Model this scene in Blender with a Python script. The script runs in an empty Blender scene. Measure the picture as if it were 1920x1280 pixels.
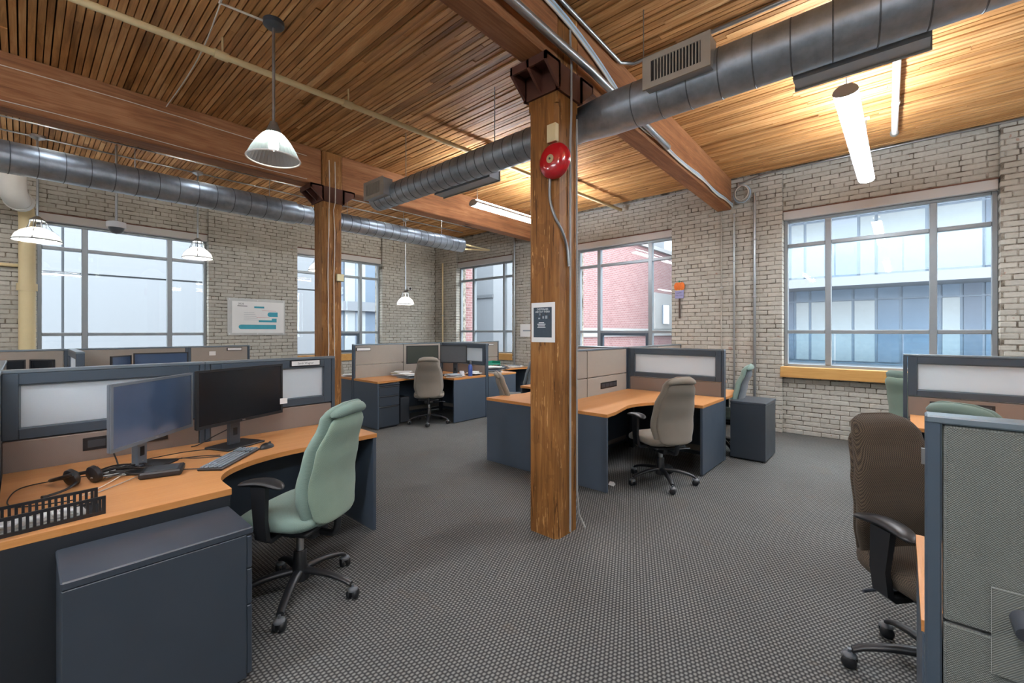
import bpy, math, random
from mathutils import Vector, Matrix

random.seed(7)
SC = bpy.context.scene
COL = SC.collection
PI = math.pi

# ------------------------------------------------------------------ camera, sky, exposure
TH = math.radians(41.8)          # yaw of the view axis from +X (X runs along the left wall, Y along the right wall)
FPX, HOR, EYE = 820.0, 621.0, 1.5
cd = bpy.data.cameras.new('camera')
cd.sensor_width = 36.0
cd.lens = FPX / 1920 * 36.0
cd.shift_y = -(640 - HOR) / 1920
cd.clip_start = 0.02
cd.clip_end = 300
cam = bpy.data.objects.new('camera', cd)
COL.objects.link(cam)
cam.location = (0, 0, EYE)
cam.rotation_euler = (PI / 2, 0, TH - PI / 2)
SC.camera = cam

SC.view_settings.view_transform = 'Standard'
SC.view_settings.look = 'None'
SC.view_settings.gamma = 1.0
SC.view_settings.use_curve_mapping = False
SC.view_settings.exposure = 0.46
SC.cycles.max_bounces = 8
SC.cycles.diffuse_bounces = 5
SC.cycles.glossy_bounces = 4
SC.cycles.transmission_bounces = 6
SC.cycles.transparent_max_bounces = 10
SC.cycles.sample_clamp_indirect = 6.0
SC.cycles.caustics_reflective = False
SC.cycles.caustics_refractive = False

SKY = 9.6                        # overcast white sky
w = bpy.data.worlds.new('world')
SC.world = w
w.use_nodes = True
bg = w.node_tree.nodes['Background']
bg.inputs[0].default_value = (0.92, 0.96, 1.0, 1)
bg.inputs[1].default_value = SKY
TUBE = 64.0                      # radiance of the fluorescent lenses
SPOTW = 36.0                     # watts of the small ceiling spots
BULB = 34.0                      # radiance of the pendant bulbs

# ------------------------------------------------------------------ mesh helpers
WL = {}

def new_obj(name, data, parent=None):
    o = bpy.data.objects.new(name, data)
    COL.objects.link(o)
    if parent is not None:
        o.parent = parent
        WL[o.name] = WL.get(parent.name, Vector((0, 0, 0)))
    else:
        WL[o.name] = Vector((0, 0, 0))
    return o

def tag(o, label=None, cat=None, group=None, kind=None):
    if label: o['label'] = label
    if cat: o['category'] = cat
    if group: o['group'] = group
    if kind: o['kind'] = kind
    return o

def thing(name, label, cat, loc=(0, 0, 0), rz=0.0, group=None):
    o = new_obj(name, None)
    o.empty_display_size = 0.1
    o.location = loc
    o.rotation_euler = (0, 0, rz)
    WL[o.name] = Vector((0, 0, 0))
    return tag(o, label, cat, group)

def wthing(name, label, cat, loc, group=None):
    """an Empty whose parts are given in world coordinates"""
    o = thing(name, label, cat, loc, 0, group)
    WL[o.name] = Vector(loc)
    return o

def copy_tree(o, parent=None):
    c = o.copy()
    COL.objects.link(c)
    c.parent = parent
    for ch in o.children:
        copy_tree(ch, c)
    return c

class MB:
    def __init__(self, M=None):
        self.v = []; self.f = []; self.M = M; self.a = None
        self.flip = M is not None and M.to_3x3().determinant() < 0
    def add(self, vs, fs):
        n = len(self.v)
        if self.M is not None:
            vs = [self.M @ Vector(p) for p in vs]
        self.v.extend([tuple(p) for p in vs])
        for f in fs:
            g = [n + i for i in f]
            self.f.append(g[::-1] if self.flip else g)
        return self
    def box(self, a, b, c=0.0):
        x0, x1 = sorted((a[0], b[0])); y0, y1 = sorted((a[1], b[1])); z0, z1 = sorted((a[2], b[2]))
        if c <= 0:
            vs = [(x, y, z) for z in (z0, z1) for y in (y0, y1) for x in (x0, x1)]
            fs = [(0, 2, 3, 1), (4, 5, 7, 6), (0, 1, 5, 4), (2, 6, 7, 3), (0, 4, 6, 2), (1, 3, 7, 5)]
            return self.add(vs, fs)
        c = min(c, (x1 - x0) * .49, (y1 - y0) * .49, (z1 - z0) * .49)
        vs = []; idx = {}
        X, Y, Z = (x0, x1), (y0, y1), (z0, z1)
        for i in (0, 1):
            for j in (0, 1):
                for k in (0, 1):
                    sx, sy, sz = (c if i == 0 else -c), (c if j == 0 else -c), (c if k == 0 else -c)
                    for ax in range(3):
                        p = [X[i] + sx, Y[j] + sy, Z[k] + sz]
                        p[ax] = (X[i], Y[j], Z[k])[ax]
                        idx[(i, j, k, ax)] = len(vs); vs.append(tuple(p))
        fs = []
        def q(l):
            cen = Vector(((x0 + x1) / 2, (y0 + y1) / 2, (z0 + z1) / 2))
            P = [Vector(vs[i]) for i in l]
            m = sum(P, Vector()) / len(P)
            nrm = (P[1] - P[0]).cross(P[2] - P[0])
            fs.append(l if nrm.dot(m - cen) > 0 else l[::-1])
        for ax in range(3):
            for s in (0, 1):
                o = [a2 for a2 in range(3) if a2 != ax]
                l = []
                for (p, r) in ((0, 0), (1, 0), (1, 1), (0, 1)):
                    t = [0, 0, 0]; t[ax] = s; t[o[0]] = p; t[o[1]] = r
                    l.append(idx[(t[0], t[1], t[2], ax)])
                q(l)
        for ax in range(3):
            o = [a2 for a2 in range(3) if a2 != ax]
            for p in (0, 1):
                for r in (0, 1):
                    t0 = [0, 0, 0]; t0[o[0]] = p; t0[o[1]] = r
                    t1 = list(t0); t1[ax] = 1
                    q([idx[(*t0, o[0])], idx[(*t0, o[1])], idx[(*t1, o[1])], idx[(*t1, o[0])]])
        for i in (0, 1):
            for j in (0, 1):
                for k in (0, 1):
                    q([idx[(i, j, k, 0)], idx[(i, j, k, 1)], idx[(i, j, k, 2)]])
        return self.add(vs, fs)
    def rings(self, rings, cap=True, closed=False):
        n = len(rings[0]); vs = [p for r in rings for p in r]; fs = []
        m = len(rings)
        for i in range(m if closed else m - 1):
            i2 = (i + 1) % m
            for j in range(n):
                k = (j + 1) % n
                fs.append((i * n + j, i * n + k, i2 * n + k, i2 * n + j))
        if cap and not closed:
            fs.append(tuple(range(n))[::-1]); fs.append(tuple((m - 1) * n + j for j in range(n)))
        return self.add(vs, fs)
    def tube(self, pts, r, n=8, cap=True, closed=False):
        P = [Vector(p) for p in pts]; rs = []
        up = None
        for i, p in enumerate(P):
            if closed: d = P[(i + 1) % len(P)] - P[i - 1]
            elif i == 0: d = P[1] - P[0]
            elif i == len(P) - 1: d = P[-1] - P[-2]
            else: d = (P[i + 1] - P[i]).normalized() + (P[i] - P[i - 1]).normalized()
            d = d.normalized() if d.length > 1e-9 else Vector((0, 0, 1))
            if up is None:
                up = Vector((0, 0, 1)) if abs(d.z) < .9 else Vector((1, 0, 0))
            a = d.cross(up)
            if a.length < 1e-6: a = d.cross(Vector((0, 1, 0)))
            a.normalize(); b = d.cross(a).normalized(); up = a.cross(d).normalized()
            rr = r[i] if isinstance(r, (list, tuple)) else r
            rs.append([p + a * (rr * math.cos(2 * PI * k / n)) + b * (rr * math.sin(2 * PI * k / n)) for k in range(n)])
        return self.rings(rs, cap, closed)
    def cyl(self, p0, p1, r, n=16, r1=None):
        return self.tube([p0, p1], [r, r if r1 is None else r1], n)
    def lathe(self, prof, n=24, o=(0, 0, 0), cap=False):
        rs = [[(o[0] + r * math.cos(2 * PI * k / n), o[1] + r * math.sin(2 * PI * k / n), o[2] + z) for k in range(n)] for r, z in prof]
        return self.rings(rs, cap)
    def prism(self, poly, z0, z1):
        n = len(poly)
        vs = [(x, y, z0) for x, y in poly] + [(x, y, z1) for x, y in poly]
        fs = [tuple(range(n))[::-1], tuple(range(n, 2 * n))] + [(i, (i + 1) % n, n + (i + 1) % n, n + i) for i in range(n)]
        return self.add(vs, fs)
    def mesh(self, name):
        me = bpy.data.meshes.new(name)
        me.from_pydata(self.v, [], self.f)
        return me
    def build(self, name, mat, parent=None, smooth=False, off=None):
        if off is None:
            off = WL.get(parent.name, Vector((0, 0, 0))) if parent is not None else Vector((0, 0, 0))
        if off.length > 0:
            self.v = [(p[0] - off[0], p[1] - off[1], p[2] - off[2]) for p in self.v]
        me = self.mesh(name)
        me.materials.append(mat)
        if smooth:
            smooth_mesh(me, 40 if smooth is True else smooth)
        return new_obj(name, me, parent)

def smooth_mesh(me, ang=40):
    me.polygons.foreach_set('use_smooth', [True] * len(me.polygons))
    try:
        me.set_sharp_from_angle(angle=math.radians(ang))
    except Exception:
        pass

def part(o, me, mat, parent, name):
    """object that shares mesh data; its material sits on the object"""
    ob = new_obj(name, me, parent)
    if not me.materials:
        me.materials.append(mat)
    ob.material_slots[0].link = 'OBJECT'
    ob.material_slots[0].material = mat
    return ob

def text_mb(mb, s, size, M):
    cu = bpy.data.curves.new('txt', 'FONT')
    cu.body = s; cu.size = size; cu.align_x = 'CENTER'; cu.align_y = 'CENTER'
    cu.resolution_u = 2
    ob = bpy.data.objects.new('txt', cu)
    COL.objects.link(ob)
    dg = bpy.context.evaluated_depsgraph_get()
    me = bpy.data.meshes.new_from_object(ob.evaluated_get(dg))
    old, oldf = mb.M, mb.flip
    mb.M = M if old is None else old @ M; mb.flip = False
    mb.add([v.co[:] for v in me.vertices], [tuple(p.vertices) for p in me.polygons])
    mb.M, mb.flip = old, oldf
    bpy.data.objects.remove(ob); bpy.data.curves.remove(cu); bpy.data.meshes.remove(me)

def frame(o, xd, yd):
    """matrix with origin o, local x along xd, local y along yd"""
    x = Vector(xd).normalized(); y = Vector(yd).normalized(); z = x.cross(y)
    return Matrix(((x.x, y.x, z.x, o[0]), (x.y, y.y, z.y, o[1]), (x.z, y.z, z.z, o[2]), (0, 0, 0, 1)))

def spline(pts, n=6):
    P = [Vector(p) for p in pts]; out = []
    for i in range(len(P) - 1):
        a = P[max(i - 1, 0)]; b = P[i]; c = P[i + 1]; d = P[min(i + 2, len(P) - 1)]
        for k in range(n):
            t = k / n
            out.append(.5 * ((2 * b) + (c - a) * t + (2 * a - 5 * b + 4 * c - d) * t * t + (3 * b - a - 3 * c + d) * t ** 3))
    out.append(P[-1])
    return out

# ------------------------------------------------------------------ materials
MATS = {}

def s2l(c):
    return tuple((x / 12.92 if x <= .04045 else ((x + .055) / 1.055) ** 2.4) for x in (v / 255 for v in c))

class NT:
    def __init__(self, name):
        self.m = bpy.data.materials.new(name); self.m.use_nodes = True
        self.t = self.m.node_tree; self.t.nodes.clear()
        self.out = self.n('ShaderNodeOutputMaterial'); MATS[name] = self.m
    def n(self, typ, **kw):
        nd = self.t.nodes.new(typ)
        for k, v in kw.items(): setattr(nd, k, v)
        return nd
    def l(self, a, b):
        self.t.links.new(a, b)
    def val(self, sock, v):
        if hasattr(v, 'is_output') or isinstance(v, bpy.types.NodeSocket): self.l(v, sock)
        else: sock.default_value = v
    def math(self, op, a, b=None, c=None):
        nd = self.n('ShaderNodeMath', operation=op)
        self.val(nd.inputs[0], a)
        if b is not None: self.val(nd.inputs[1], b)
        if c is not None: self.val(nd.inputs[2], c)
        return nd.outputs[0]
    def mix(self, f, a, b, mode='MIX'):
        nd = self.n('ShaderNodeMix', data_type='RGBA', blend_type=mode)
        self.val(nd.inputs[0], f)
        self.val(nd.inputs[6], a if isinstance(a, bpy.types.NodeSocket) else (*a, 1))
        self.val(nd.inputs[7], b if isinstance(b, bpy.types.NodeSocket) else (*b, 1))
        return nd.outputs[2]
    def ramp(self, f, stops):
        nd = self.n('ShaderNodeValToRGB'); self.l(f, nd.inputs[0])
        e = nd.color_ramp.elements
        while len(e) < len(stops): e.new(.5)
        for i, (p, c) in enumerate(stops):
            e[i].position = p; e[i].color = (*c, 1) if len(c) == 3 else c
        return nd.outputs[0]
    def pos(self, scale=(1, 1, 1), kind='world', rot=(0, 0, 0), add=None):
        if kind == 'world': s = self.n('ShaderNodeNewGeometry').outputs['Position']
        else: s = self.n('ShaderNodeTexCoord').outputs['Object']
        if add is not None:
            va = self.n('ShaderNodeVectorMath', operation='ADD'); self.l(s, va.inputs[0]); self.l(add, va.inputs[1]); s = va.outputs[0]
        mp = self.n('ShaderNodeMapping'); self.l(s, mp.inputs[0])
        mp.inputs['Scale'].default_value = scale; mp.inputs['Rotation'].default_value = rot
        return mp.outputs[0]
    def noise(self, vec, scale=5, detail=4, rough=.55, dist=0):
        nd = self.n('ShaderNodeTexNoise'); self.l(vec, nd.inputs['Vector'])
        nd.inputs['Scale'].default_value = scale; nd.inputs['Detail'].default_value = detail
        nd.inputs['Roughness'].default_value = rough; nd.inputs['Distortion'].default_value = dist
        return nd.outputs[0]
    def bump(self, h, strength=.3, dist=.01):
        nd = self.n('ShaderNodeBump'); self.l(h, nd.inputs['Height'])
        nd.inputs['Strength'].default_value = strength; nd.inputs['Distance'].default_value = dist
        return nd.outputs[0]
    def pbr(self, col, rough=.5, metal=0, normal=None, spec=.5, **kw):
        p = self.n('ShaderNodeBsdfPrincipled')
        self.val(p.inputs['Base Color'], col if isinstance(col, bpy.types.NodeSocket) else (*col, 1))
        self.val(p.inputs['Roughness'], rough); self.val(p.inputs['Metallic'], metal)
        p.inputs['Specular IOR Level'].default_value = spec
        if normal is not None: self.l(normal, p.inputs['Normal'])
        for k, v in kw.items(): self.val(p.inputs[k.replace('_', ' ')], v)
        self.l(p.outputs[0], self.out.inputs[0])
        return self.m

def plain(name, rgb, rough=.5, metal=0, var=.12, spec=.5, scale=8, **kw):
    t = NT(name); c = s2l(rgb)
    n = t.noise(t.pos(kind='object'), scale, 3)
    col = t.mix(n, tuple(x * (1 - var) for x in c), tuple(min(1, x * (1 + var)) for x in c))
    r = t.math('MULTIPLY_ADD', n, .12, rough - .06)
    return t.pbr(col, r, metal, None, spec, **kw)

def emit(name, rgb, s):
    t = NT(name); e = t.n('ShaderNodeEmission')
    e.inputs[0].default_value = (*s2l(rgb), 1); e.inputs[1].default_value = s
    t.l(e.outputs[0], t.out.inputs[0]); return t.m

def wood(name, lo, mid, hi, axis='x', rough=.55, src=None, fine=40, scratch=0.0, gscale=1.0, knots=False):
    """grain stretched along a world axis; src: None, 'object' or 'attr' gives a value per piece"""
    t = NT(name)
    st = {'x': (.06, 1, 1), 'y': (1, .06, 1), 'z': (1, 1, .06)}[axis]
    rnd = None
    if src == 'object': rnd = t.n('ShaderNodeObjectInfo').outputs['Random']
    elif src == 'attr':
        a = t.n('ShaderNodeAttribute'); a.attribute_name = 'rnd'; rnd = a.outputs['Fac']
    add = None
    if rnd is not None:
        cb = t.n('ShaderNodeCombineXYZ')
        t.l(t.math('MULTIPLY', rnd, 37.0), cb.inputs[0]); t.l(t.math('MULTIPLY', rnd, 91.0), cb.inputs[1]); add = cb.outputs[0]
    v = t.pos(tuple(s * gscale for s in st), add=add)
    g1 = t.noise(v, fine, 5, .62, 1.2)
    g2 = t.noise(v, fine * .22, 3, .5, .6)
    v2 = t.pos((1, 1, 1), add=add)
    g3 = t.noise(v2, 1.7, 2)
    f = t.math('ADD', t.math('MULTIPLY', g1, .55), t.math('MULTIPLY', g2, .45))
    if rnd is not None:
        f = t.math('ADD', t.math('MULTIPLY', f, .74), t.math('MULTIPLY', rnd, .18))
        f = t.math('ADD', f, t.math('MULTIPLY_ADD', g3, .3, -.13))
    else:
        f = t.math('ADD', f, t.math('MULTIPLY_ADD', g3, .3, -.15))
    col = t.ramp(f, [(.26, s2l(lo)), (.5, s2l(mid)), (.76, s2l(hi))])
    if knots:
        vo = t.n('ShaderNodeTexVoronoi'); vo.inputs['Scale'].default_value = 1.0
        t.l(t.pos({'x': (.9, 2.6, 2.6), 'y': (2.6, .9, 2.6), 'z': (2.6, 2.6, .9)}[axis]), vo.inputs['Vector'])
        k = t.math('LESS_THAN', t.math('ADD', vo.outputs['Distance'], t.math('MULTIPLY_ADD', g1, .12, -.06)), .085)
        col = t.mix(t.math('MULTIPLY', k, .75), col, s2l((58, 34, 22)))
    if scratch > 0:
        sv = t.pos(tuple(s * x for s, x in zip(st, (1, 1, 1))))
        s1 = t.noise(sv, 70, 4, .65, .4)
        s2 = t.math('MULTIPLY', t.math('GREATER_THAN', s1, .625), t.math('GREATER_THAN', t.noise(t.pos((1, 1, .5)), 5.1, 3), .5))
        col = t.mix(t.math('MULTIPLY', s2, scratch), col, s2l((208, 160, 106)))
        ck = t.math('LESS_THAN', t.noise(sv, 38, 3, .6, .3), .375)
        col = t.mix(t.math('MULTIPLY', ck, .7), col, s2l((60, 34, 16)))
        col = t.mix(t.math('MULTIPLY', t.math('GREATER_THAN', t.noise(t.pos((1, 1, .7)), 3.3, 3), .62), .2), col, s2l((78, 44, 20)))
    nb = t.bump(g1, .35, .006)
    return t.pbr(col, t.math('MULTIPLY_ADD', g1, .2, rough - .05), 0, nb, .25)

wood('plank_obj', (108, 68, 34), (192, 140, 86), (234, 192, 140), 'y', .5, 'object', 34)
wood('plank_stuff', (108, 68, 34), (192, 140, 86), (234, 192, 140), 'y', .5, 'attr', 34)
wood('plank_back', (40, 24, 12), (60, 36, 18), (80, 50, 26), 'y', .7)
wood('beam_wood', (92, 58, 36), (148, 100, 66), (190, 140, 100), 'x', .55, None, 30, 0, 1, True)
wood('column_wood', (82, 50, 22), (140, 95, 50), (178, 132, 82), 'z', .5, None, 34, .9)
wood('sill_wood', (176, 128, 70), (196, 150, 88), (212, 170, 108), 'y', .4, None, 30)
wood('laminate', (192, 132, 80), (202, 144, 92), (212, 156, 104), 'x', .34, None, 60)
wood('laminate_edge', (182, 122, 66), (192, 132, 76), (202, 144, 88), 'x', .45, None, 60)

def brick_mat(name, a, b, chip, src):
    t = NT(name)
    if src == 'object': r = t.n('ShaderNodeObjectInfo').outputs['Random']
    else:
        at = t.n('ShaderNodeAttribute'); at.attribute_name = 'rnd'; r = at.outputs['Fac']
    n = t.noise(t.pos(), 26, 5, .6)
    n2 = t.noise(t.pos(), 1.3, 3)
    f = t.math('ADD', t.math('MULTIPLY', n, .5), t.math('ADD', t.math('MULTIPLY', r, .22), t.math('MULTIPLY', n2, .35)))
    col = t.mix(t.math('MULTIPLY_ADD', f, 1.5, -.3), s2l(a), s2l(b))
    c = t.math('GREATER_THAN', t.noise(t.pos(), 9, 2), .735)
    col = t.mix(t.math('MULTIPLY', c, .55), col, s2l(chip))
    return t.pbr(col, .72, 0, t.bump(n, .5, .008), .3)

for sfx, src in (('obj', 'object'), ('stuff', 'attr')):
    brick_mat('brick_' + sfx, (157, 153, 143), (199, 196, 186), (150, 100, 80), src)
def mortar():
    t = NT('mortar')
    n = t.noise(t.pos(), 7, 4, .7)
    col = t.ramp(n, [(.38, s2l((84, 76, 66))), (.5, s2l((134, 128, 117))), (.62, s2l((166, 160, 149)))])
    return t.pbr(col, .85, 0, None, .2)
mortar()
plain('back_paint', (190, 184, 174), .8)

def carpet():
    t = NT('carpet')
    ps = t.n('ShaderNodeNewGeometry').outputs['Position']
    sp = t.n('ShaderNodeSeparateXYZ'); t.l(ps, sp.inputs[0])
    P = .0212
    k = 2 * PI / P
    x = t.math('MULTIPLY', sp.outputs[0], k); y = t.math('MULTIPLY', sp.outputs[1], k)
    wob = t.noise(t.pos(), 60, 2)
    x2 = t.math('ADD', x, t.math('MULTIPLY_ADD', wob, 1.6, -.8)); y2 = t.math('ADD', y, t.math('MULTIPLY_ADD', wob, 1.2, -.6))
    row = t.math('SINE', t.math('MULTIPLY', x2, .5))
    sh = t.math('MULTIPLY', t.math('SIGN', row), PI / 2)
    a = t.math('ABSOLUTE', row)
    b = t.math('SINE', t.math('ADD', y2, sh))
    h = t.math('MULTIPLY', a, t.math('MULTIPLY_ADD', b, .5, .5))
    fine = t.noise(t.pos(), 420, 2)
    h2 = t.math('ADD', t.math('MULTIPLY', h, .8), t.math('MULTIPLY', fine, .35))
    big = t.noise(t.pos(), .9, 4)
    big2 = t.noise(t.pos(), 5, 4)
    lo = t.mix(big2, s2l((30, 31, 34)), s2l((42, 43, 45)))
    hi = t.mix(t.math('MULTIPLY_ADD', big, 1.6, -.3), s2l((120, 121, 118)), s2l((148, 149, 145)))
    col = t.mix(t.math('MULTIPLY_ADD', h2, 1.45, -.24), lo, hi)
    st = t.math('GREATER_THAN', t.noise(t.pos(), 2.2, 3), .66)
    col = t.mix(t.math('MULTIPLY', st, .16), col, s2l((96, 84, 70)))
    wv = t.noise(t.pos((1, 1, 1)), 1.1, 2)
    hh = t.math('ADD', t.math('MULTIPLY', h2, .004), t.math('MULTIPLY', wv, .01))
    nd = t.n('ShaderNodeBump'); t.l(hh, nd.inputs['Height']); nd.inputs['Strength'].default_value = .8; nd.inputs['Distance'].default_value = 1.0
    return t.pbr(col, .78, 0, nd.outputs[0], .35)
carpet()

def fabric(name, a, b, k=1100.0, strength=.3, sheen=.2):
    t = NT(name)
    tc = t.n('ShaderNodeTexCoord').outputs['Object']
    sp = t.n('ShaderNodeSeparateXYZ'); t.l(tc, sp.inputs[0])
    u = t.math('SINE', t.math('MULTIPLY', t.math('ADD', sp.outputs[0], t.math('MULTIPLY', sp.outputs[1], .0)), k))
    vv = t.math('SINE', t.math('MULTIPLY', t.math('ADD', sp.outputs[2], sp.outputs[1]), k))
    h = t.math('MULTIPLY_ADD', t.math('MULTIPLY', u, vv), .5, .5)
    n = t.noise(t.pos(kind='object'), 14, 3)
    col = t.mix(h, s2l(a), s2l(b))
    col = t.mix(t.math('MULTIPLY', n, .25), col, tuple(x * .75 for x in s2l(a)))
    return t.pbr(col, .85, 0, t.bump(h, strength, .003), .25, Sheen_Weight=sheen)
fabric('fabric_green', (102, 125, 117), (140, 161, 151))
fabric('fabric_green_back', (112, 133, 119), (147, 167, 150))
fabric('fabric_grey', (122, 115, 104), (158, 150, 138))
fabric('fabric_grey_back', (112, 105, 95), (146, 138, 126))
fabric('fabric_brown', (26, 22, 20), (104, 90, 75), 640, .5, .05)
fabric('fabric_slate', (66, 74, 80), (96, 104, 110))
fabric('panel_fabric', (88, 91, 87), (112, 115, 109), 1100, .4)
fabric('tile_beige', (150, 143, 134), (166, 159, 150), 900, .15, .1)
fabric('tile_taupe', (128, 116, 108), (142, 130, 122), 900, .15, .1)

plain('black_plastic', (28, 29, 32), .42, var=.2)
plain('grey_plastic', (58, 62, 68), .38, var=.15)
plain('caster_grey', (92, 96, 100), .35)
plain('slate_laminate', (68, 79, 92), .42, var=.08)
plain('shaded_laminate', (30, 34, 40), .5, var=.08)  # slate laminate with the shade under the front desk put into its colour
plain('slate_metal', (50, 58, 68), .38, .0, .08, .6)
plain('panel_frame', (74, 86, 98), .36, .3, .06)
plain('panel_trim', (128, 142, 152), .3, .6, .06)
plain('dark_gap', (16, 18, 20), .7)
plain('steel', (188, 190, 192), .3, .95)
plain('conduit', (160, 164, 166), .34, .85, .1)
plain('cream_paint', (214, 196, 152), .5, var=.06)
plain('white_paint', (226, 226, 222), .45, var=.04)
plain('white_plastic', (222, 224, 226), .4, var=.03)
plain('cable_blue', (170, 196, 216), .5)
plain('cable_grey', (158, 160, 158), .55)
plain('cable_white', (214, 208, 196), .55)
plain('cable_black', (24, 20, 20), .5)
plain('cap_iron', (84, 48, 36), .6, .1, .25)
plain('bell_red', (176, 14, 28), .16, .0, .05, .7, Coat_Weight=.6)
plain('brass_plate', (190, 178, 140), .35, .5)
plain('alu_frame', (142, 148, 152), .4, .35, .05)
plain('blind_box', (198, 196, 194), .5, var=.04)
plain('lintel_rust', (104, 68, 52), .7)
plain('paper', (232, 232, 230), .8, var=.03)
plain('print_dark', (58, 72, 84), .7, var=.25, scale=30)
plain('print_white', (226, 232, 234), .8, var=.02)
plain('print_teal', (62, 158, 178), .7, var=.15)
plain('print_grey', (150, 160, 168), .7)
plain('print_ink', (60, 62, 68), .7)
plain('print_red', (206, 120, 130), .7)
plain('clear_sleeve', (186, 188, 186), .3)
plain('orange_card', (226, 116, 44), .7, var=.25, scale=30)
plain('lilac_card', (150, 152, 196), .7)
plain('stake_brown', (78, 62, 54), .8)
plain('green_plastic', (46, 148, 122), .4)
plain('bottle_blue', (58, 84, 150), .3)
plain('pink_paper', (226, 170, 176), .8)
plain('yellow_paper', (226, 206, 140), .8)
plain('screen_dark', (20, 24, 30), .22, 0, .1, .6)
plain('screen_blue_reflection', (70, 90, 120), .2, 0, .1, .7)  # dark screen with a bluish reflection painted into its colour
plain('screen_grey', (84, 88, 92), .3, 0, .1, .5)
plain('screen_green', (48, 54, 48), .3, 0, .1, .5)
plain('bezel_silver', (112, 120, 130), .4, .3)
plain('key_grey', (118, 128, 138), .5)
plain('grille_grey', (172, 168, 158), .45, .2)
plain('shade_white', (232, 234, 232), .35, var=.02)
emit('tube_light', (238, 246, 255), TUBE)
emit('added_uplight', (238, 246, 255), TUBE * 1.6)  # glow added on top of the strip lights to brighten the ceiling
emit('bulb_light', (255, 246, 226), BULB)
emit('dome_bulb', (255, 250, 240), 170.0)

def galvanised():
    t = NT('galvanised')
    n = t.noise(t.pos(), 14, 4, .6); n2 = t.noise(t.pos(), 2.2, 3)
    f = t.math('ADD', t.math('MULTIPLY', n, .5), t.math('MULTIPLY', n2, .5))
    col = t.ramp(f, [(.3, s2l((140, 150, 160))), (.55, s2l((176, 186, 196))), (.75, s2l((200, 208, 216)))])
    return t.pbr(col, t.math('MULTIPLY_ADD', n, .25, .30), .8)
galvanised()
plain('seam_dark', (104, 110, 116), .5, .6)
plain('galv_flat', (168, 176, 184), .45, .35)

def glass(name, tint, refl=.07, frost=0.0):
    t = NT(name)
    tr = t.n('ShaderNodeBsdfTransparent'); tr.inputs[0].default_value = (*tint, 1)
    gl = t.n('ShaderNodeBsdfGlossy'); gl.inputs['Roughness'].default_value = .02
    mx = t.n('ShaderNodeMixShader'); mx.inputs[0].default_value = refl
    t.l(tr.outputs[0], mx.inputs[1]); t.l(gl.outputs[0], mx.inputs[2])
    t.l(mx.outputs[0], t.out.inputs[0]); return t.m
glass('window_glass', (.95, .975, .98), .018)
glass('rail_glass', (.80, .88, .92), .035)

def frosted():
    t = NT('frosted_glass')
    d = t.n('ShaderNodeBsdfDiffuse'); d.inputs[0].default_value = (.84, .92, .97, 1)
    tl = t.n('ShaderNodeBsdfTranslucent'); tl.inputs[0].default_value = (.90, .96, 1.0, 1)
    m = t.n('ShaderNodeMixShader'); m.inputs[0].default_value = .5
    t.l(d.outputs[0], m.inputs[1]); t.l(tl.outputs[0], m.inputs[2])
    g = t.n('ShaderNodeBsdfGlossy'); g.inputs['Roughness'].default_value = .3
    m2 = t.n('ShaderNodeMixShader'); m2.inputs[0].default_value = .06
    t.l(m.outputs[0], m2.inputs[1]); t.l(g.outputs[0], m2.inputs[2]); t.l(m2.outputs[0], t.out.inputs[0])
frosted()

def prismatic():
    t = NT('prismatic_glass')
    d = t.n('ShaderNodeBsdfTranslucent'); d.inputs[0].default_value = (*s2l((208, 232, 244)), 1)
    tr = t.n('ShaderNodeBsdfTransparent'); tr.inputs[0].default_value = (.82, .92, .95, 1)
    m = t.n('ShaderNodeMixShader'); m.inputs[0].default_value = .35
    t.l(d.outputs[0], m.inputs[1]); t.l(tr.outputs[0], m.inputs[2])
    g = t.n('ShaderNodeBsdfGlossy'); g.inputs['Roughness'].default_value = .12
    m2 = t.n('ShaderNodeMixShader'); m2.inputs[0].default_value = .2
    t.l(m.outputs[0], m2.inputs[1]); t.l(g.outputs[0], m2.inputs[2]); t.l(m2.outputs[0], t.out.inputs[0])
prismatic()
def acrylic():
    t = NT('dome_acrylic')
    d = t.n('ShaderNodeBsdfDiffuse'); d.inputs[0].default_value = (.8, .82, .82, 1)
    tl = t.n('ShaderNodeBsdfTranslucent'); tl.inputs[0].default_value = (.8, .82, .82, 1)
    m = t.n('ShaderNodeMixShader'); m.inputs[0].default_value = .16
    t.l(d.outputs[0], m.inputs[1]); t.l(tl.outputs[0], m.inputs[2])
    g = t.n('ShaderNodeBsdfGlossy'); g.inputs['Roughness'].default_value = .15
    m2 = t.n('ShaderNodeMixShader'); m2.inputs[0].default_value = .08
    t.l(m.outputs[0], m2.inputs[1]); t.l(g.outputs[0], m2.inputs[2]); t.l(m2.outputs[0], t.out.inputs[0])
acrylic()
# outdoors
plain('facade_pale', (92, 96, 101), .7, var=.04, scale=1)
plain('facade_joint', (68, 72, 77), .8)
plain('condo_slab', (94, 99, 106), .7, var=.04)
plain('condo_glass', (88, 101, 116), .2, 0, .1, .5, 1)
plain('condo_curtain', (122, 128, 132), .8, var=.08)
plain('condo_dark', (74, 84, 98), .6)
plain('condo_frame', (90, 102, 116), .5)
plain('stone_pale', (128, 128, 128), .8)
plain('street', (120, 120, 122), .9)

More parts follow.
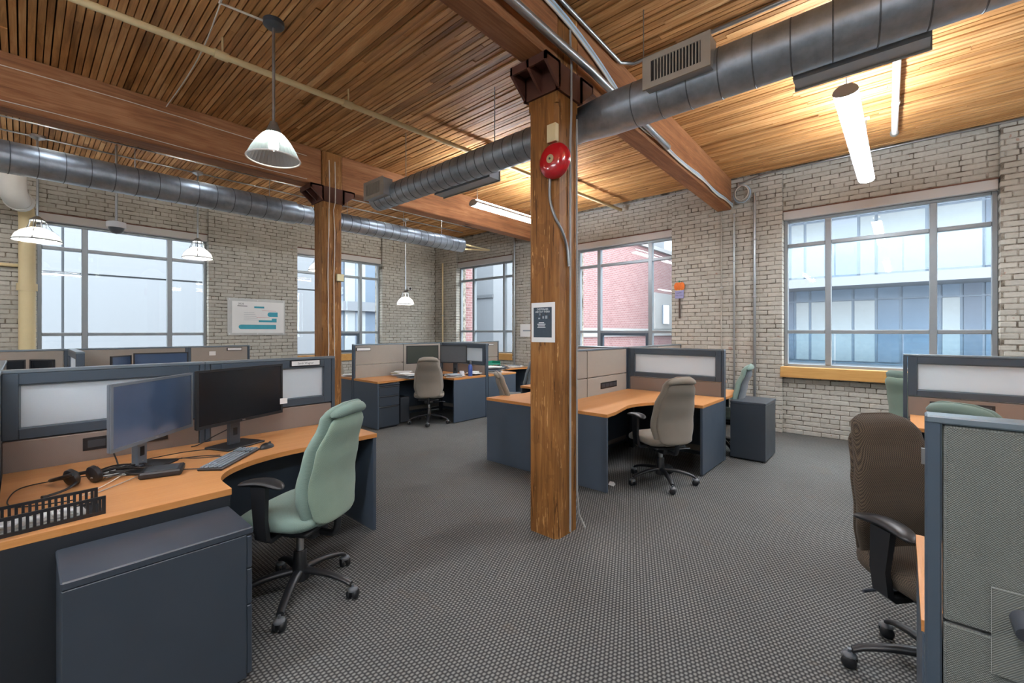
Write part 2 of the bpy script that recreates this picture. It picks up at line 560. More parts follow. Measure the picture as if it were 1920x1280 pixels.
def redbrick():
    t = NT('red_brick')
    b = t.n('ShaderNodeTexBrick'); 
    sp = t.n('ShaderNodeSeparateXYZ'); t.l(t.n('ShaderNodeNewGeometry').outputs['Position'], sp.inputs[0])
    cb = t.n('ShaderNodeCombineXYZ'); t.l(t.math('ADD', sp.outputs[0], sp.outputs[1]), cb.inputs[0]); t.l(sp.outputs[2], cb.inputs[1])
    t.l(cb.outputs[0], b.inputs['Vector']); b.inputs['Scale'].default_value = 1
    b.inputs['Brick Width'].default_value = .22; b.inputs['Row Height'].default_value = .075; b.inputs['Mortar Size'].default_value = .008
    b.inputs['Color1'].default_value = (*s2l((124, 93, 93)), 1); b.inputs['Color2'].default_value = (*s2l((114, 82, 82)), 1)
    b.inputs['Mortar'].default_value = (*s2l((134, 120, 120)), 1)
    return t.pbr(b.outputs[0], .8, 0, None, .2)
redbrick()
M = MATS
# ------------------------------------------------------------------ the room shell
UB, VA, ZC = 7.48, 9.49, 3.91          # right wall face, left wall face, underside of the ceiling planks
U0, V0 = -6.0, -5.0                    # walls behind the camera
SINT, COST = math.sin(TH), math.cos(TH)

def proj(p):
    R = p[0] * SINT - p[1] * COST; F = p[0] * COST + p[1] * SINT
    if F < .1: return None
    return 960 + FPX * R / F, HOR - FPX * (p[2] - EYE) / F, F

def in_view(p, m=0):
    q = proj(p)
    return q is not None and -m < q[0] < 1920 + m and -m < q[1] < 1280 + m

def struct(name, mb, mat, **k):
    o = mb.build(name, M[mat], **k)
    o['kind'] = 'structure'
    return o

floor = struct('floor', MB().box((U0 - .3, V0 - .3, -.1), (UB + .4, VA + .4, 0)), 'carpet')
ceiling = struct('ceiling', MB().box((U0 - .3, V0 - .3, ZC + .045), (UB + .4, VA + .4, ZC + .2)), 'plank_back')
wall_back = struct('wall_back', MB().box((U0 - .3, V0 - .3, 0), (UB + .4, V0, ZC + .045)), 'back_paint')
wall_left = struct('wall_left', MB().box((U0 - .3, V0, 0), (U0, VA + .4, ZC + .045)), 'back_paint')

# windows: bay (recessed brickwork between piers) = window width
Z_SILL, Z_HEAD = .97, 3.28
REC, FRM, THK = .06, .13, .34          # recess of the bay, of the window frame, wall thickness
BAYS_B = [(-.83, 1.33), (2.985, 4.98), (6.69, 8.63)]
BAYS_A = [(.14, 2.27), (3.85, 5.86)]

def wall_shell(name, bays, lo, hi, to_w, split_lo):
    """backing behind the bricks, with the window openings left out"""
    mb = MB()
    g = .007
    def bx(s0, s1, z0, z1, d0):
        a = to_w(s0, d0 + g, z0); b = to_w(s1, THK, z1)
        mb.box(a, b)
    cuts = sorted(bays); s = lo
    for (a, b) in cuts:
        bx(s, a - g, 0, ZC + .045, 0)
        bx(a - g, b + g, 0, Z_SILL - .02, REC)
        bx(a - g, b + g, Z_HEAD + .006, ZC + .045, REC)
        s = b + g
    bx(s, hi, 0, ZC + .045, 0)
    return struct(name, mb, 'mortar')

toB = lambda s, d, z: (UB + d, s, z)
toA = lambda s, d, z: (s, VA + d, z)
wall_right = wall_shell('wall_right', BAYS_B, V0 - .0, VA + .3, toB, 0)
wall_far = wall_shell('wall_far', BAYS_A, U0, UB, toA, 0)

# --- bricks
BL, BH, CRS = .205, .058, .0672
def lay(bays, lo, hi):
    """list of (s0, s1, z0, z1, depth0, depth1)"""
    out = []
    nz = int(ZC / CRS) + 1
    piers = []; s = lo
    for a, b in sorted(bays):
        piers.append((s, a, 'p')); piers.append((a, b, 'b')); s = b
    piers.append((s, hi, 'p'))
    for r in range(nz):
        z0 = r * CRS + .004; z1 = min(z0 + BH, ZC - .002)
        if z1 - z0 < .02: continue
        header = r % 7 == 3
        for (a, b, k) in piers:
            if k == 'b' and z1 > Z_SILL - .03 and z0 < Z_HEAD: continue
            if k == 'b' and z0 < Z_SILL < z1: continue
            L = BL * .5 if header else BL
            step = L + .009
            x = a - (step * .5 if r % 2 else 0) - random.random() * .02
            while x < b:
                x0 = max(x, a); x1 = min(x + L + random.uniform(-.006, .006), b)
                x += step
                if x1 - x0 < .03: continue
                d = REC if k == 'b' else 0.0
                jam = k == 'p' and ((x0 < a + .004 and a > lo + .01) or (x1 > b - .004 and b < hi - .01))
                d1 = FRM + .03 if jam else d + .03
                j = random.uniform(-.0035, .0035)
                out.append((x0, x1, z0 + random.uniform(-.002, .002), z1 + random.uniform(-.002, .002), d + j, d1))
    return out

def brick_mesh(n=6):
    ms = []
    for i in range(n):
        b = MB(); b.box((-.5, -.5, -.5), (.5, .5, .5), .0)
        ms.append(b)
    return ms

def lay_wall(wall, bays, lo, hi, to_w, zmin, outname):
    L = lay(bays, lo, hi)
    scored = []
    for i, (s0, s1, z0, z1, d0, d1) in enumerate(L):
        c = to_w((s0 + s1) / 2, 0, (z0 + z1) / 2)
        if not in_view(c) or c[2] < zmin(c): continue
        q = proj(c)
        e0, e1 = proj(to_w(s0, 0, z0)), proj(to_w(s1, 0, z1))
        scored.append((abs(e0[0] - e1[0]) * (z1 - z0) / q[2], i))
    top = set(i for _, i in sorted(scored, reverse=True)[:300])
    rest = MB(); attr = []
    cache = {}
    for i, (s0, s1, z0, z1, d0, d1) in enumerate(L):
        a = to_w(s0, d0, z0); b = to_w(s1, d1, z1)
        if i in top:
            key = (round((s1 - s0) / .012), round((d1 - d0) / .05), i % 3)
            c = ((a[0] + b[0]) / 2, (a[1] + b[1]) / 2, (a[2] + b[2]) / 2)
            if key not in cache:
                rr = random.Random(i)
                m = MB(); m.box(tuple(x - y for x, y in zip(a, c)), tuple(x - y for x, y in zip(b, c)), .006)
                m.v = [(x + rr.uniform(-.0015, .0015), y + rr.uniform(-.0015, .0015), z + rr.uniform(-.002, .002)) for x, y, z in m.v]
                me = m.mesh('brick'); me.materials.append(M['brick_obj']); cache[key] = me
            o = new_obj('brick', cache[key], wall); o.location = c
        else:
            n = len(rest.f)
            near = in_view(to_w((s0 + s1) / 2, 0, (z0 + z1) / 2), 200)
            rest.box(a, b, .006 if near else 0)
            attr += [random.random()] * (1)
            attr[-1:] = [attr[-1]] * (len(rest.f) - n)
    o = rest.build('brick_field', M['brick_stuff'], wall)
    at = o.data.attributes.new('rnd', 'FLOAT', 'FACE'); at.data.foreach_set('value', attr)
    o['kind'] = 'stuff'

lay_wall(wall_right, BAYS_B, -3.2, VA, toB, lambda c: (.1 if c[1] < 1.5 else 1.25), 'b')
lay_wall(wall_far, BAYS_A, -1.6, UB, toA, lambda c: 1.25, 'a')

# --- ceiling planks (laminated boards on edge)
PITCH = .0500
planks = []
u = -2.6
while u < UB - .02:
    wd = PITCH + random.uniform(-.004, .004)
    v = -2.6 - random.random() * 2
    while v < VA:
        ln = random.choice((2.4, 3.0, 3.6, 4.2, 4.8)) * random.uniform(.92, 1.08)
        v1 = min(v + ln, VA)
        if v1 > -2.6:
            planks.append((u, u + wd - random.uniform(.006, .011), max(v, -2.6), v1 - .004, ZC + random.choice((-.006, -.003, 0, .002, .006)) + random.uniform(-.002, .002)))
        v = v1 if v1 < VA else VA + 1
    u += wd
def pl_score(p):
    s = 0
    for k in range(7):
        v = p[2] + (p[3] - p[2]) * k / 6
        if in_view(((p[0] + p[1]) / 2, v, ZC)):
            F = p[0] * COST + v * SINT
            s += (p[3] - p[2]) / 7 / F ** 2
    return s
order = sorted(range(len(planks)), key=lambda i: -pl_score(planks[i]))
topp = set(order[:300])
unit = MB().box((-.5, -.5, 0), (.5, .5, 1)).mesh('plank'); unit.materials.append(M['plank_obj'])
rest = MB(); attr = []
for i, (a, b, c, d, z) in enumerate(planks):
    if i in topp:
        o = new_obj('plank', unit, ceiling)
        o.location = ((a + b) / 2, (c + d) / 2, z); o.scale = (b - a, d - c, ZC + .06 - z)
    else:
        n = len(rest.f); rest.box((a, c, z), (b, d, ZC + .06)); attr += [random.random()] * (len(rest.f) - n)
o = rest.build('plank_field', M['plank_stuff'], ceiling)
at = o.data.attributes.new('rnd', 'FLOAT', 'FACE'); at.data.foreach_set('value', attr)
o['kind'] = 'stuff'

# --- windows
def window(idx, bay, to_w, mull, trans, sill, vent=None):
    a, b = bay
    root = new_obj('window_%d' % idx, None); root['kind'] = 'structure'
    root.location = to_w((a + b) / 2, FRM, Z_SILL); WL[root.name] = Vector(root.location)
    D0, D1 = FRM, FRM + .07
    zt = Z_HEAD - .13
    def bx(name, s0, s1, z0, z1, d0=D0, d1=D1, mat='alu_frame', parent=root, c=.006):
        return MB().box(to_w(s0, d0, z0), to_w(s1, d1, z1), c).build(name, M[mat], parent)
    bx('frame', a, a + .05, Z_SILL, zt); bx('frame', b - .05, b, Z_SILL, zt)
    bx('frame', a + .05, b - .05, Z_SILL, Z_SILL + .05); bx('frame', a + .05, b - .05, zt - .04, zt)
    cs = [a + .05] + [m for m in mull] + [b - .05]
    edges = []
    s = a + .05
    for m in mull:
        bx('mullion', m - .036, m + .036, Z_SILL + .05, zt - .04, D0 - .015); edges.append((s, m - .036)); s = m + .036
    edges.append((s, b - .05))
    zs = []
    z = Z_SILL + .05
    for tz in trans:
        zs.append((z, tz - .026)); z = tz + .026
    zs.append((z, zt - .04))
    for (s0, s1) in edges:
        for tz in trans: bx('transom', s0, s1, tz - .026, tz + .026, D0 - .008)
        for k, (z0, z1) in enumerate(zs):
            for e in ((s0, s0 + .018, z0, z1), (s1 - .018, s1, z0, z1)):
                pass
            bx('pane', s0 - .005, s1 + .005, z0 - .005, z1 + .005, D0 + .028, D0 + .04, 'window_glass', root, 0)
    if vent is not None:
        s0, s1 = edges[vent]; z0, z1 = zs[0]
        v = bx('vent_sash', s0, s0 + .05, z0, z1, D0 - .02, D0 + .05, 'panel_frame')
        for e in ((s1 - .05, s1, z0, z1), (s0 + .05, s1 - .05, z1 - .05, z1), (s0 + .05, s1 - .05, z0, z0 + .05)):
            bx('vent_sash', *e, D0 - .02, D0 + .05, 'panel_frame')
    # roller blind housing and steel lintel edge
    bb = bx('blind_box', a + .005, b - .005, zt, Z_HEAD - .012, REC - .012, D1, 'blind_box')
    bx('lintel', a, b, Z_HEAD - .012, Z_HEAD + .006, REC - .004, D1, 'lintel_rust', root, 0)
    # sill board
    bx('sill', a - .02 if sill else a, b + .02 if sill else b, .83, Z_SILL + .012, -.045 if sill else REC - .03, D0 + .02, 'sill_wood', root, .004)
    # outer reveal
    return root
kB, kA = (UB + FRM) / 7.5, (VA + FRM) / 9.494
fz = lambda z, k: 1.5 + (z - 1.5) * k
window(1, BAYS_B[0], toB, [-.279 * kB, .779 * kB], [fz(1.493, kB), fz(2.75, kB)], True)
window(2, BAYS_B[1], toB, [3.377 * kB, 4.42 * kB], [fz(1.493, kB), fz(2.78, kB)], False, 1)
window(3, BAYS_B[2], toB, [6.95 * kB, 7.98 * kB], [fz(1.5, kB), fz(2.78, kB)], False)
window(4, BAYS_A[0], toA, [.643 * kA, 1.698 * kA], [fz(1.455, kA), fz(2.75, kA)], False)
window(5, BAYS_A[1], toA, [4.30 * kA, 5.283 * kA], [fz(1.475, kA), fz(2.76, kA)], False, 1)

# light portals in the window openings (guide the sky light in; give off no light of their own)
def portal(c, sx, sz, rot):
    L = bpy.data.lights.new('portal', 'AREA'); L.shape = 'RECTANGLE'; L.size = sx; L.size_y = sz
    L.cycles.is_portal = True
    o = bpy.data.objects.new('window_portal', L); COL.objects.link(o); o.location = c; o.rotation_euler = rot
for a, b in BAYS_B: portal((UB + FRM + .1, (a + b) / 2, 2.1), b - a, 2.3, (PI / 2, 0, PI / 2))
for a, b in BAYS_A: portal(((a + b) / 2, VA + FRM + .1, 2.1), b - a, 2.3, (PI / 2, 0, PI))

# ------------------------------------------------------------------ outdoors
struct('ground', MB().box((UB + .5, -40, -3.4), (70, 70, -3.2)).box((-40, VA + .5, -3.4), (UB + .5, 70, -3.2)), 'street')

# pale panelled building opposite the left wall
t = wthing('panelled_building', 'pale building of large flat panels seen through the left window', 'building', (0, 16, -3.2))
MB().box((-12, 16.06, -3.2), (7.4, 24, 8.5)).build('wall', M['facade_joint'], t)
for i, x in enumerate((-12, -6.2, .68)):
    x1 = (-6.2, .68, 7.4)[i]
    for z0, z1 in ((-3.2, -.4), (-.4, 3.0), (3.0, 6.2), (6.2, 8.5)):
        MB().box((x + .025, 16, z0 + .025), (x1 - .025, 16.06, z1 - .025)).build('panel', M['facade_pale'], t)
# glass block next to it
t = wthing('glass_building', 'blue glass building beyond the window left of the far corner', 'building', (13, 22, -3.2))
MB().box((9.0, 22.2, -3.2), (19, 30, 9)).build('wall', M['condo_glass'], t)
for i in range(5):
    z = -3.2 + i * 2.9
    MB().box((8.9, 21.9, z), (19.1, 22.2, z + .5)).build('floor_slab', M['condo_slab'], t)
    for k in range(7):
        x = 9.2 + k * 1.4
        MB().box((x, 22.1, z + .5), (x + .12, 22.2, z + 2.9)).build('mullion', M['condo_frame'], t)
    MB().box((11.4, 22.12, z + .5), (12.6, 22.2, z + 2.9)).build('curtain', M['condo_curtain'], t)
# red brick house beside the right wall
t = wthing('brick_house', 'red brick building with a pale stone base and a small stone-framed window', 'building', (18, 8.6, -3.2))
MB().box((13.0, 8.6, -3.2), (27, 11.2, 5.25)).build('wall', M['red_brick'], t)
MB().box((12.98, 8.52, -3.2), (27.05, 8.62, -2.4)).build('plinth', M['stone_pale'], t)
MB().box((12.98, 8.53, 1.3), (27.05, 8.62, 1.62)).build('stone_band', M['stone_pale'], t)
MB().box((12.9, 8.48, 5.25), (27.1, 11.25, 5.42)).build('coping', M['stone_pale'], t)
sr = MB().box((19.4, 8.5, 1.62), (21.6, 8.62, 3.3)).build('window_surround', M['stone_pale'], t)
MB().box((20.2, 8.46, 1.85), (20.9, 8.52, 2.75)).build('window', M['condo_glass'], t)
# brick pier of this building's own wing, seen at the left of the two right-hand windows
t = wthing('brick_wing', 'red brick wing with stepped quoins seen at the far right window', 'building', (9.6, 9.9, -3.2))
MB().box((8.6, 9.75, -3.2), (9.1, 12.5, 8)).build('wall', M['red_brick'], t)
for i in range(36):
    MB().box((8.58, 9.72, -3.2 + i * .3), (8.85 if i % 2 else 8.98, 9.76, -3.06 + i * .3)).build('quoin', M['red_brick'], t)
# pale tower far away
t = wthing('pale_tower', 'distant pale tower rising above the red brick roof', 'building', (42, 22, -3.2))
MB().box((36, 15, -3.2), (50, 30, 34)).build('wall', M['facade_pale'], t)
for i in range(12):
    for k in range(8):
        MB().box((35.9, 15.6 + k * 1.8, -2 + i * 3), (36.05, 16.7 + k * 1.8, -.4 + i * 3)).build('window', M['condo_glass'], t)
# grey office block seen through the corner window
t = wthing('office_block', 'plain pale office block beyond the corner window', 'building', (24, 27, -3.2))
MB().box((19.5, 19, -3.2), (34, 40, 12)).build('wall', M['facade_pale'], t)
for i in range(5):
    MB().box((19.4, 19, -3.2 + i * 3.4), (19.52, 40, -3.0 + i * 3.4)).build('band', M['facade_joint'], t)
# condominium with balconies opposite the right-hand window
t = wthing('condominium', 'condominium with glass balconies and curtained windows outside the right window', 'building', (17, -4, -3.2))
CU = 17.0
CV0, CV1 = -16.0, 5.6
MB().box((CU + 1.6, CV0, -3.2), (CU + 10, CV1, 8.6)).build('wall', M['condo_frame'], t)
for z in (-2.4, .42, 3.2, 6.0):
    MB().box((CU, CV0, z - .28), (CU + 1.7, CV1, z)).build('balcony_slab', M['condo_slab'], t)
    rr = MB().box((CU + .02, CV0, z + 1.06), (CU + .07, CV1, z + 1.11)).build('handrail', M['white_paint'], t)
    v = CV0
    while v < CV1 - .2:
        v1 = min(v + 1.6, CV1)
        MB().box((CU + .035, v + .02, z + .06), (CU + .05, v1 - .02, z + 1.06)).build('railing_pane', M['rail_glass'], t)
        v = v1
    rs = random.Random(int(z * 10) + 50)
    v = CV0
    while v < CV1 - .2:
        wd = rs.choice((.45, .6, .9, 1.2))
        v1 = min(v + wd, CV1)
        mt = rs.choice(('condo_glass', 'condo_curtain', 'condo_curtain', 'condo_dark', 'condo_glass'))
        MB().box((CU + 1.55, v + .04, z + .08), (CU + 1.62, v1 - .04, z + 2.1)).build('glazing_panel', M[mt], t)
        MB().box((CU + 1.55, v + .04, z + 2.16), (CU + 1.62, v1 - .04, z + 2.5)).build('transom_panel', M['condo_glass' if mt != 'condo_dark' else 'condo_dark'], t)
        v = v1
# ------------------------------------------------------------------ timber frame
ZB = 3.43
def beam(name, label, u0, u1, vc, slope, width, split):
    """two timbers meeting over the column, resting on its iron cap"""
    for (a, b, lab) in split:
        mb = MB()
        p = lambda u, s, z: (u, vc + slope * u + s * width / 2, z)
        c = .012
        ring = lambda u: [p(u, -1, ZB + c), p(u, -1 + 2 * c / width, ZB), p(u, 1 - 2 * c / width, ZB), p(u, 1, ZB + c), p(u, 1, ZC - .006), p(u, -1, ZC - .006)]
        mb.rings([ring(a)[::-1], ring(b)[::-1]])
        o = mb.build(name, M['beam_wood']); tag(o, lab, 'beam', 'ceiling beams')

beam('ceiling_beam', '', 0, 0, 1.86, .037, .215,
     [(-2.6, 2.555, 'heavy timber ceiling beam left of the near column'), (2.835, UB + .1, 'heavy timber ceiling beam between the near column and the right wall')])
beam('ceiling_beam', '', 0, 0, 5.87, 0.0, .225,
     [(-2.6, 2.64, 'dark timber ceiling beam on the left side behind the glass pendant'), (2.93, UB + .1, 'timber ceiling beam running right from the far column')])

def column(u0, v0, label, cx):
    w_ = .27
    t = wthing('timber_column', label, 'column', (u0 + w_ / 2, v0 + w_ / 2, 0))
    c = .028
    def ring(z, k=c, e=0):
        a0, a1, b0, b1 = u0 - e, u0 + w_ + e, v0 - e, v0 + w_ + e
        return [(a0 + k, b0, z), (a1 - k, b0, z), (a1, b0 + k, z), (a1, b1 - k, z), (a1 - k, b1, z), (a0 + k, b1, z), (a0, b1 - k, z), (a0, b0 + k, z)]
    rs = random.Random(3)
    MB().rings([ring(0), ring(ZB - .28), ]).build('post', M['column_wood'], t)
    MB().rings([ring(ZB - .28, .01), ring(ZC - .01, .01)]).build('post_head', M['column_wood'], t)
    # cast iron cap: plate, flared brackets on both beam sides with ribs
    zc0, zc1 = ZB - .2, ZB
    cap = MB()
    e = .02
    cap.box((u0 - e, v0 - e, zc0), (u0 + w_ + e, v0, zc1))
    cap.box((u0 - e, v0 + w_, zc0), (u0 + w_ + e, v0 + w_ + e, zc1))
    cap.build('iron_cap', M['cap_iron'], t)
    for s in (-1, 1):
        ux = u0 if s < 0 else u0 + w_
        tip = ux + s * .17
        b = MB()
        y0, y1 = v0 - .03, v0 + w_ + .03
        b.box((ux, y0, zc1 - .022), (tip, y1, zc1 - .002))                           # bearing plate
        b.box((ux, y0, zc0), (ux + s * .02, y1, zc1 - .022))                          # web against the post
        b.box((tip - s * .016, y0, zc1 - .062), (tip, y1, zc1 - .022))                # lip
        o = b.build('bracket', M['cap_iron'], t)
        for y in (y0, (y0 + y1) / 2 - .01, y1 - .02):
            r = MB()
            r.add([(ux, y, zc0), (tip, y, zc1 - .06), (tip, y, zc1), (ux, y, zc1), (ux, y + .02, zc0), (tip, y + .02, zc1 - .06), (tip, y + .02, zc1), (ux, y + .02, zc1)],
                  [(0, 1, 2, 3), (7, 6, 5, 4), (0, 4, 5, 1), (1, 5, 6, 2), (2, 6, 7, 3), (3, 7, 4, 0)])
            if y == (y0 + y1) / 2 - .01 or True: r.build('rib', M['cap_iron'], o)
    return t
col1 = column(2.555, 1.85, 'near timber column carrying a red alarm bell and a paper notice', 1)
col2 = column(2.65, 5.735, 'far timber column behind the green chair workstation', 2)

# ------------------------------------------------------------------ ducts
def seam_mesh(r, n=28):
    mb = MB()
    ring = lambda x, rr: [(x, rr * math.cos(2 * PI * k / n), rr * math.sin(2 * PI * k / n)) for k in range(n)]
    mb.rings([ring(-.0045, r), ring(-.0025, r + .004), ring(.0025, r + .004), ring(.0045, r)], cap=False)
    me = mb.mesh('seam'); me.materials.append(M['seam_dark']); smooth_mesh(me, 60)
    return me

def duct_run(parent, p0, p1, r0, r1, step=.19, skew=.1):
    P0, P1 = Vector(p0), Vector(p1)
    d = (P1 - P0); L = d.length; d.normalize()
    MB().tube([P0, P1], [r0, r1], 32).build('duct_pipe', M['galvanised'], parent, smooth=True)
    off = WL[parent.name]
    if step:
        me = seam_mesh(max(r0, r1))
        n = int(L / step)
        ang = math.atan2(d.y, d.x)
        for i in range(n):
            o = new_obj('seam', me, parent)
            o.location = P0 + d * (step * (i + .5)) - off
            o.rotation_euler = (0, 0, ang + skew)

def grille_box(parent, c, ln, dep, h, along, out):
    """side register: box saddled on the duct, bladed grille on its outer face. along, out: unit vectors"""
    A, O, Z = Vector(along), Vector(out), Vector((0, 0, 1))
    Mx = Matrix((( A.x, O.x, 0, c[0]), (A.y, O.y, 0, c[1]), (0, 0, 1, c[2]), (0, 0, 0, 1)))
    b = MB(Mx).box((-ln / 2, 0, -h / 2), (ln / 2, dep, h / 2)).build('register_box', M['galv_flat'], parent)
    fr = MB(Mx)
    e = .03
    for bxx in (((-ln / 2 - .01, dep, -h / 2 - .01), (ln / 2 + .01, dep + .012, -h / 2 + e)), ((-ln / 2 - .01, dep, h / 2 - e), (ln / 2 + .01, dep + .012, h / 2 + .01)),
                ((-ln / 2 - .01, dep, -h / 2 + e), (-ln / 2 + e + .02, dep + .012, h / 2 - e)), ((ln / 2 - e - .02, dep, -h / 2 + e), (ln / 2 + .01, dep + .012, h / 2 - e))):
        fr.box(*bxx)
    fr.build('register_frame', M['grille_grey'], b)
    MB(Mx).box((-ln / 2 + e, dep + .0005, -h / 2 + e), (ln / 2 - e, dep + .002, h / 2 - e)).build('register_throat', M['dark_gap'], b)
    n = int((ln - 2 * e - .04) / .021)
    for i in range(n):
        x = -ln / 2 + e + .03 + i * .021
        MB(Mx).box((x - .004, dep + .002, -h / 2 + e), (x + .004, dep + .011, h / 2 - e)).build('blade', M['grille_grey'], b)

DU, DZ = 3.1, 3.215
t = wthing('spiral_duct', 'galvanised spiral duct crossing the room behind the near column', 'duct', (DU, 1.8, DZ))
duct_run(t, (DU, -3.4, DZ), (DU, 1.72, DZ), .157, .157, .2)
duct_run(t, (DU, 1.72, DZ), (DU, 1.98, DZ), .157, .136, 0)
duct_run(t, (DU, 1.98, DZ), (DU, 5.12, DZ), .136, .136, .125)
MB().cyl((DU, 5.12, DZ), (DU, 5.13, DZ), .137, 32).build('end_cap', M['galvanised'], t)
grille_box(t, (DU - .10, 1.12, DZ + .06), .43, .13, .2, (0, 1, 0), (-1, 0, 0))
grille_box(t, (DU - .09, 4.86, DZ + .04), .42, .13, .2, (0, 1, 0), (-1, 0, 0))
grille_box(t, (DU + .09, .2, DZ - .06), .62, .13, .2, (0, -1, 0), (1, 0, 0))
grille_box(t, (DU + .08, 3.6, DZ - .05), .9, .14, .17, (0, -1, 0), (1, 0, 0))
for v in (1.45, 3.0, 4.5, .1):
    MB().cyl((DU, v, DZ + .15), (DU, v, ZC), .004, 6).build('hanger_rod', M['conduit'], t)

t = wthing('spiral_duct', 'long galvanised spiral duct along the left side near the brick wall', 'duct', (3, 6.9, 3.3))
duct_run(t, (-2.6, 6.9, 3.3), (2.75, 6.9, 3.3), .166, .166, .2)
duct_run(t, (2.75, 6.9, 3.3), (6.12, 6.9, 3.3), .143, .143, .155)
MB().cyl((6.12, 6.9, 3.3), (6.13, 6.9, 3.3), .145, 32).build('end_cap', M['galvanised'], t)
for u in (.9, 2.4, 3.6, 4.7, 5.6):
    MB().cyl((u, 6.9, 3.43), (u, 6.9, ZC), .004, 6).build('hanger_rod', M['conduit'], t)

# ------------------------------------------------------------------ pipes, conduits, cables
def pipe(name, label, cat, pts, r, mat, n=10, group=None, curve=0):
    P = spline(pts, curve) if curve else pts
    o = MB().tube(P, r, n).build(name, M[mat], None, smooth=True)
    return tag(o, label, cat, group)

t = wthing('sprinkler_pipe', 'cream painted sprinkler pipe hung below the plank ceiling', 'pipe', (2, 4.1, 3.75))
pp = lambda u: (u, 4.20 - .04 * u, 3.755)
MB().tube([pp(-2.6), pp(7.4)], .027, 14).build('pipe_run', M['cream_paint'], t, smooth=True)
for u in (1.08, 2.15, 4.0, 5.6):
    a = pp(u)
    MB().tube([(a[0] - .05, a[1], a[2]), (a[0] + .05, a[1], a[2])], .036, 14).build('coupling', M['cream_paint'], t, smooth=True)
    MB().cyl((a[0] + .01, a[1], a[2] + .03), (a[0] + .01, a[1], ZC), .008, 8).build('hanger', M['cream_paint'], t)

t = wthing('sprinkler_pipe', 'short white pipe under the ceiling beside the right-hand light', 'pipe', (6, .06, 3.84))
MB().tube([(4.6, .03, 3.84), (6.85, .075, 3.84)], .03, 14).build('pipe_run', M['white_paint'], t, smooth=True)
MB().tube([(5.95, .056, 3.84), (6.0, .058, 3.84)], .036, 14).build('coupling', M['white_paint'], t, smooth=True)
MB().tube([(6.84, .075, 3.84), (6.87, .075, 3.84)], .042, 14).build('flange', M['conduit'], t, smooth=True)
MB().cyl((6.4, .066, 3.86), (6.4, .066, ZC), .008, 8).build('hanger', M['conduit'], t)

bv = lambda u: 1.86 + .037 * u - .1075
pipe('steel_conduit', 'thick steel conduit fixed along the near beam across its iron cap', 'conduit',
     [(-2.4, bv(-2.4) - .045, 3.50), (2.4, 1.775, 3.50), (2.9, 1.775, 3.49), (4.6, bv(4.6) - .05, 3.47)], .03, 'conduit', 14)
pipe('steel_conduit', 'pair-side conduit along the top of the near beam', 'conduit',
     [(-2.4, bv(-2.4) - .03, 3.86), (2.9, bv(2.9) - .03, 3.86), (3.5, bv(3.5) - .03, 3.86), (3.62, bv(3.6) - .1, 3.88), (3.66, 1.2, 3.885), (3.66, -2.5, 3.885)], .016, 'conduit', 10)
for k, (dz, mt) in enumerate(((0, 'cable_blue'), (-.018, 'cable_grey'), (-.034, 'cable_blue'), (-.05, 'cable_white'))):
    pts = [(-2.4, bv(-2.4) - .02, 3.83 + dz), (0, bv(0) - .02, 3.82 + dz)]
    pts += [(2.2, bv(2.2) - .02, 3.82 + dz), (3.0, bv(3) - .02, 3.74 + dz), (3.7, bv(3.7) - .02, 3.55 + dz)]
    rs = random.Random(k)
    for i in range(12):
        u = 4.0 + i * .3
        pts.append((u, bv(u) - .016 - .002 * k, 3.50 + dz * .8 + .012 * math.sin(i * 1.3) + rs.uniform(-.006, .006)))
    pts.append((7.44, bv(7.44) - .03, 3.5 + dz))
    pipe('network_cable', ['pale blue data cable', 'grey data cable', 'lower pale blue data cable', 'white data cable'][k] + ' draped along the near ceiling beam', 'cable', pts, .0085, mt, 6, 'cables on the near beam', 4)
# coil of cable at the beam end
for k in range(4):
    pts = [(7.44 - .012 * k, 1.86 + (.13 - .012 * k) * math.cos(a * PI / 12), 3.62 + (.145 - .012 * k) * math.sin(a * PI / 12) + .006 * k) for a in range(24)]
    o = MB().tube(pts, .007, 6, closed=True).build('cable_loop', M[['cable_grey', 'cable_blue', 'cable_grey', 'cable_white'][k]], None, smooth=True)
    tag(o, ['outermost grey', 'second, pale blue', 'third, grey', 'innermost white'][k] + ' loop of the cable coil at the beam end', 'cable', 'coil at the beam end')
# conduits down and along the right wall
def clip_pipe(name, label, pts, r, mat, clips, n=10):
    c = [sum(p[i] for p in pts) / len(pts) for i in range(3)]
    t = wthing(name, label, 'conduit', (pts[-1][0], pts[-1][1], min(p[2] for p in pts)))
    MB().tube(pts, r, n).build('tube', M[mat], t, smooth=True)
    for q in clips:
        MB().box((q[0] - r - .004, q[1] - r - .012, q[2] - .01), (q[0] + r + .004, q[1] + r + .012, q[2] + .01), .003).build('clip', M['steel'], t)
    return t
clip_pipe('wall_conduit', 'thin grey conduit running down the brick wall left of the right-hand window', [(7.455, 1.98, 3.35), (7.455, 1.98, .1)], .013, 'conduit', [(7.455, 1.98, 2.6), (7.455, 1.98, 1.38)])
clip_pipe('wall_conduit', 'thicker steel conduit beside the coil, nearest the right-hand window', [(7.45, 1.69, 3.62), (7.45, 1.69, .1)], .018, 'conduit', [(7.45, 1.69, 2.9), (7.45, 1.69, 2.03)])
clip_pipe('wall_conduit', 'painted conduit on the brick pier, leftmost of the three beside the beam end', [(7.46, 2.17, 3.4), (7.46, 2.17, .1)], .01, 'brick_obj', [(7.46, 2.17, 2.2)])
pipe('ceiling_conduit', 'grey conduit along the top of the right brick wall by the window', 'conduit', [(7.44, 1.9, 3.80), (7.44, 1.5, 3.87), (7.44, -3, 3.88)], .014, 'conduit')
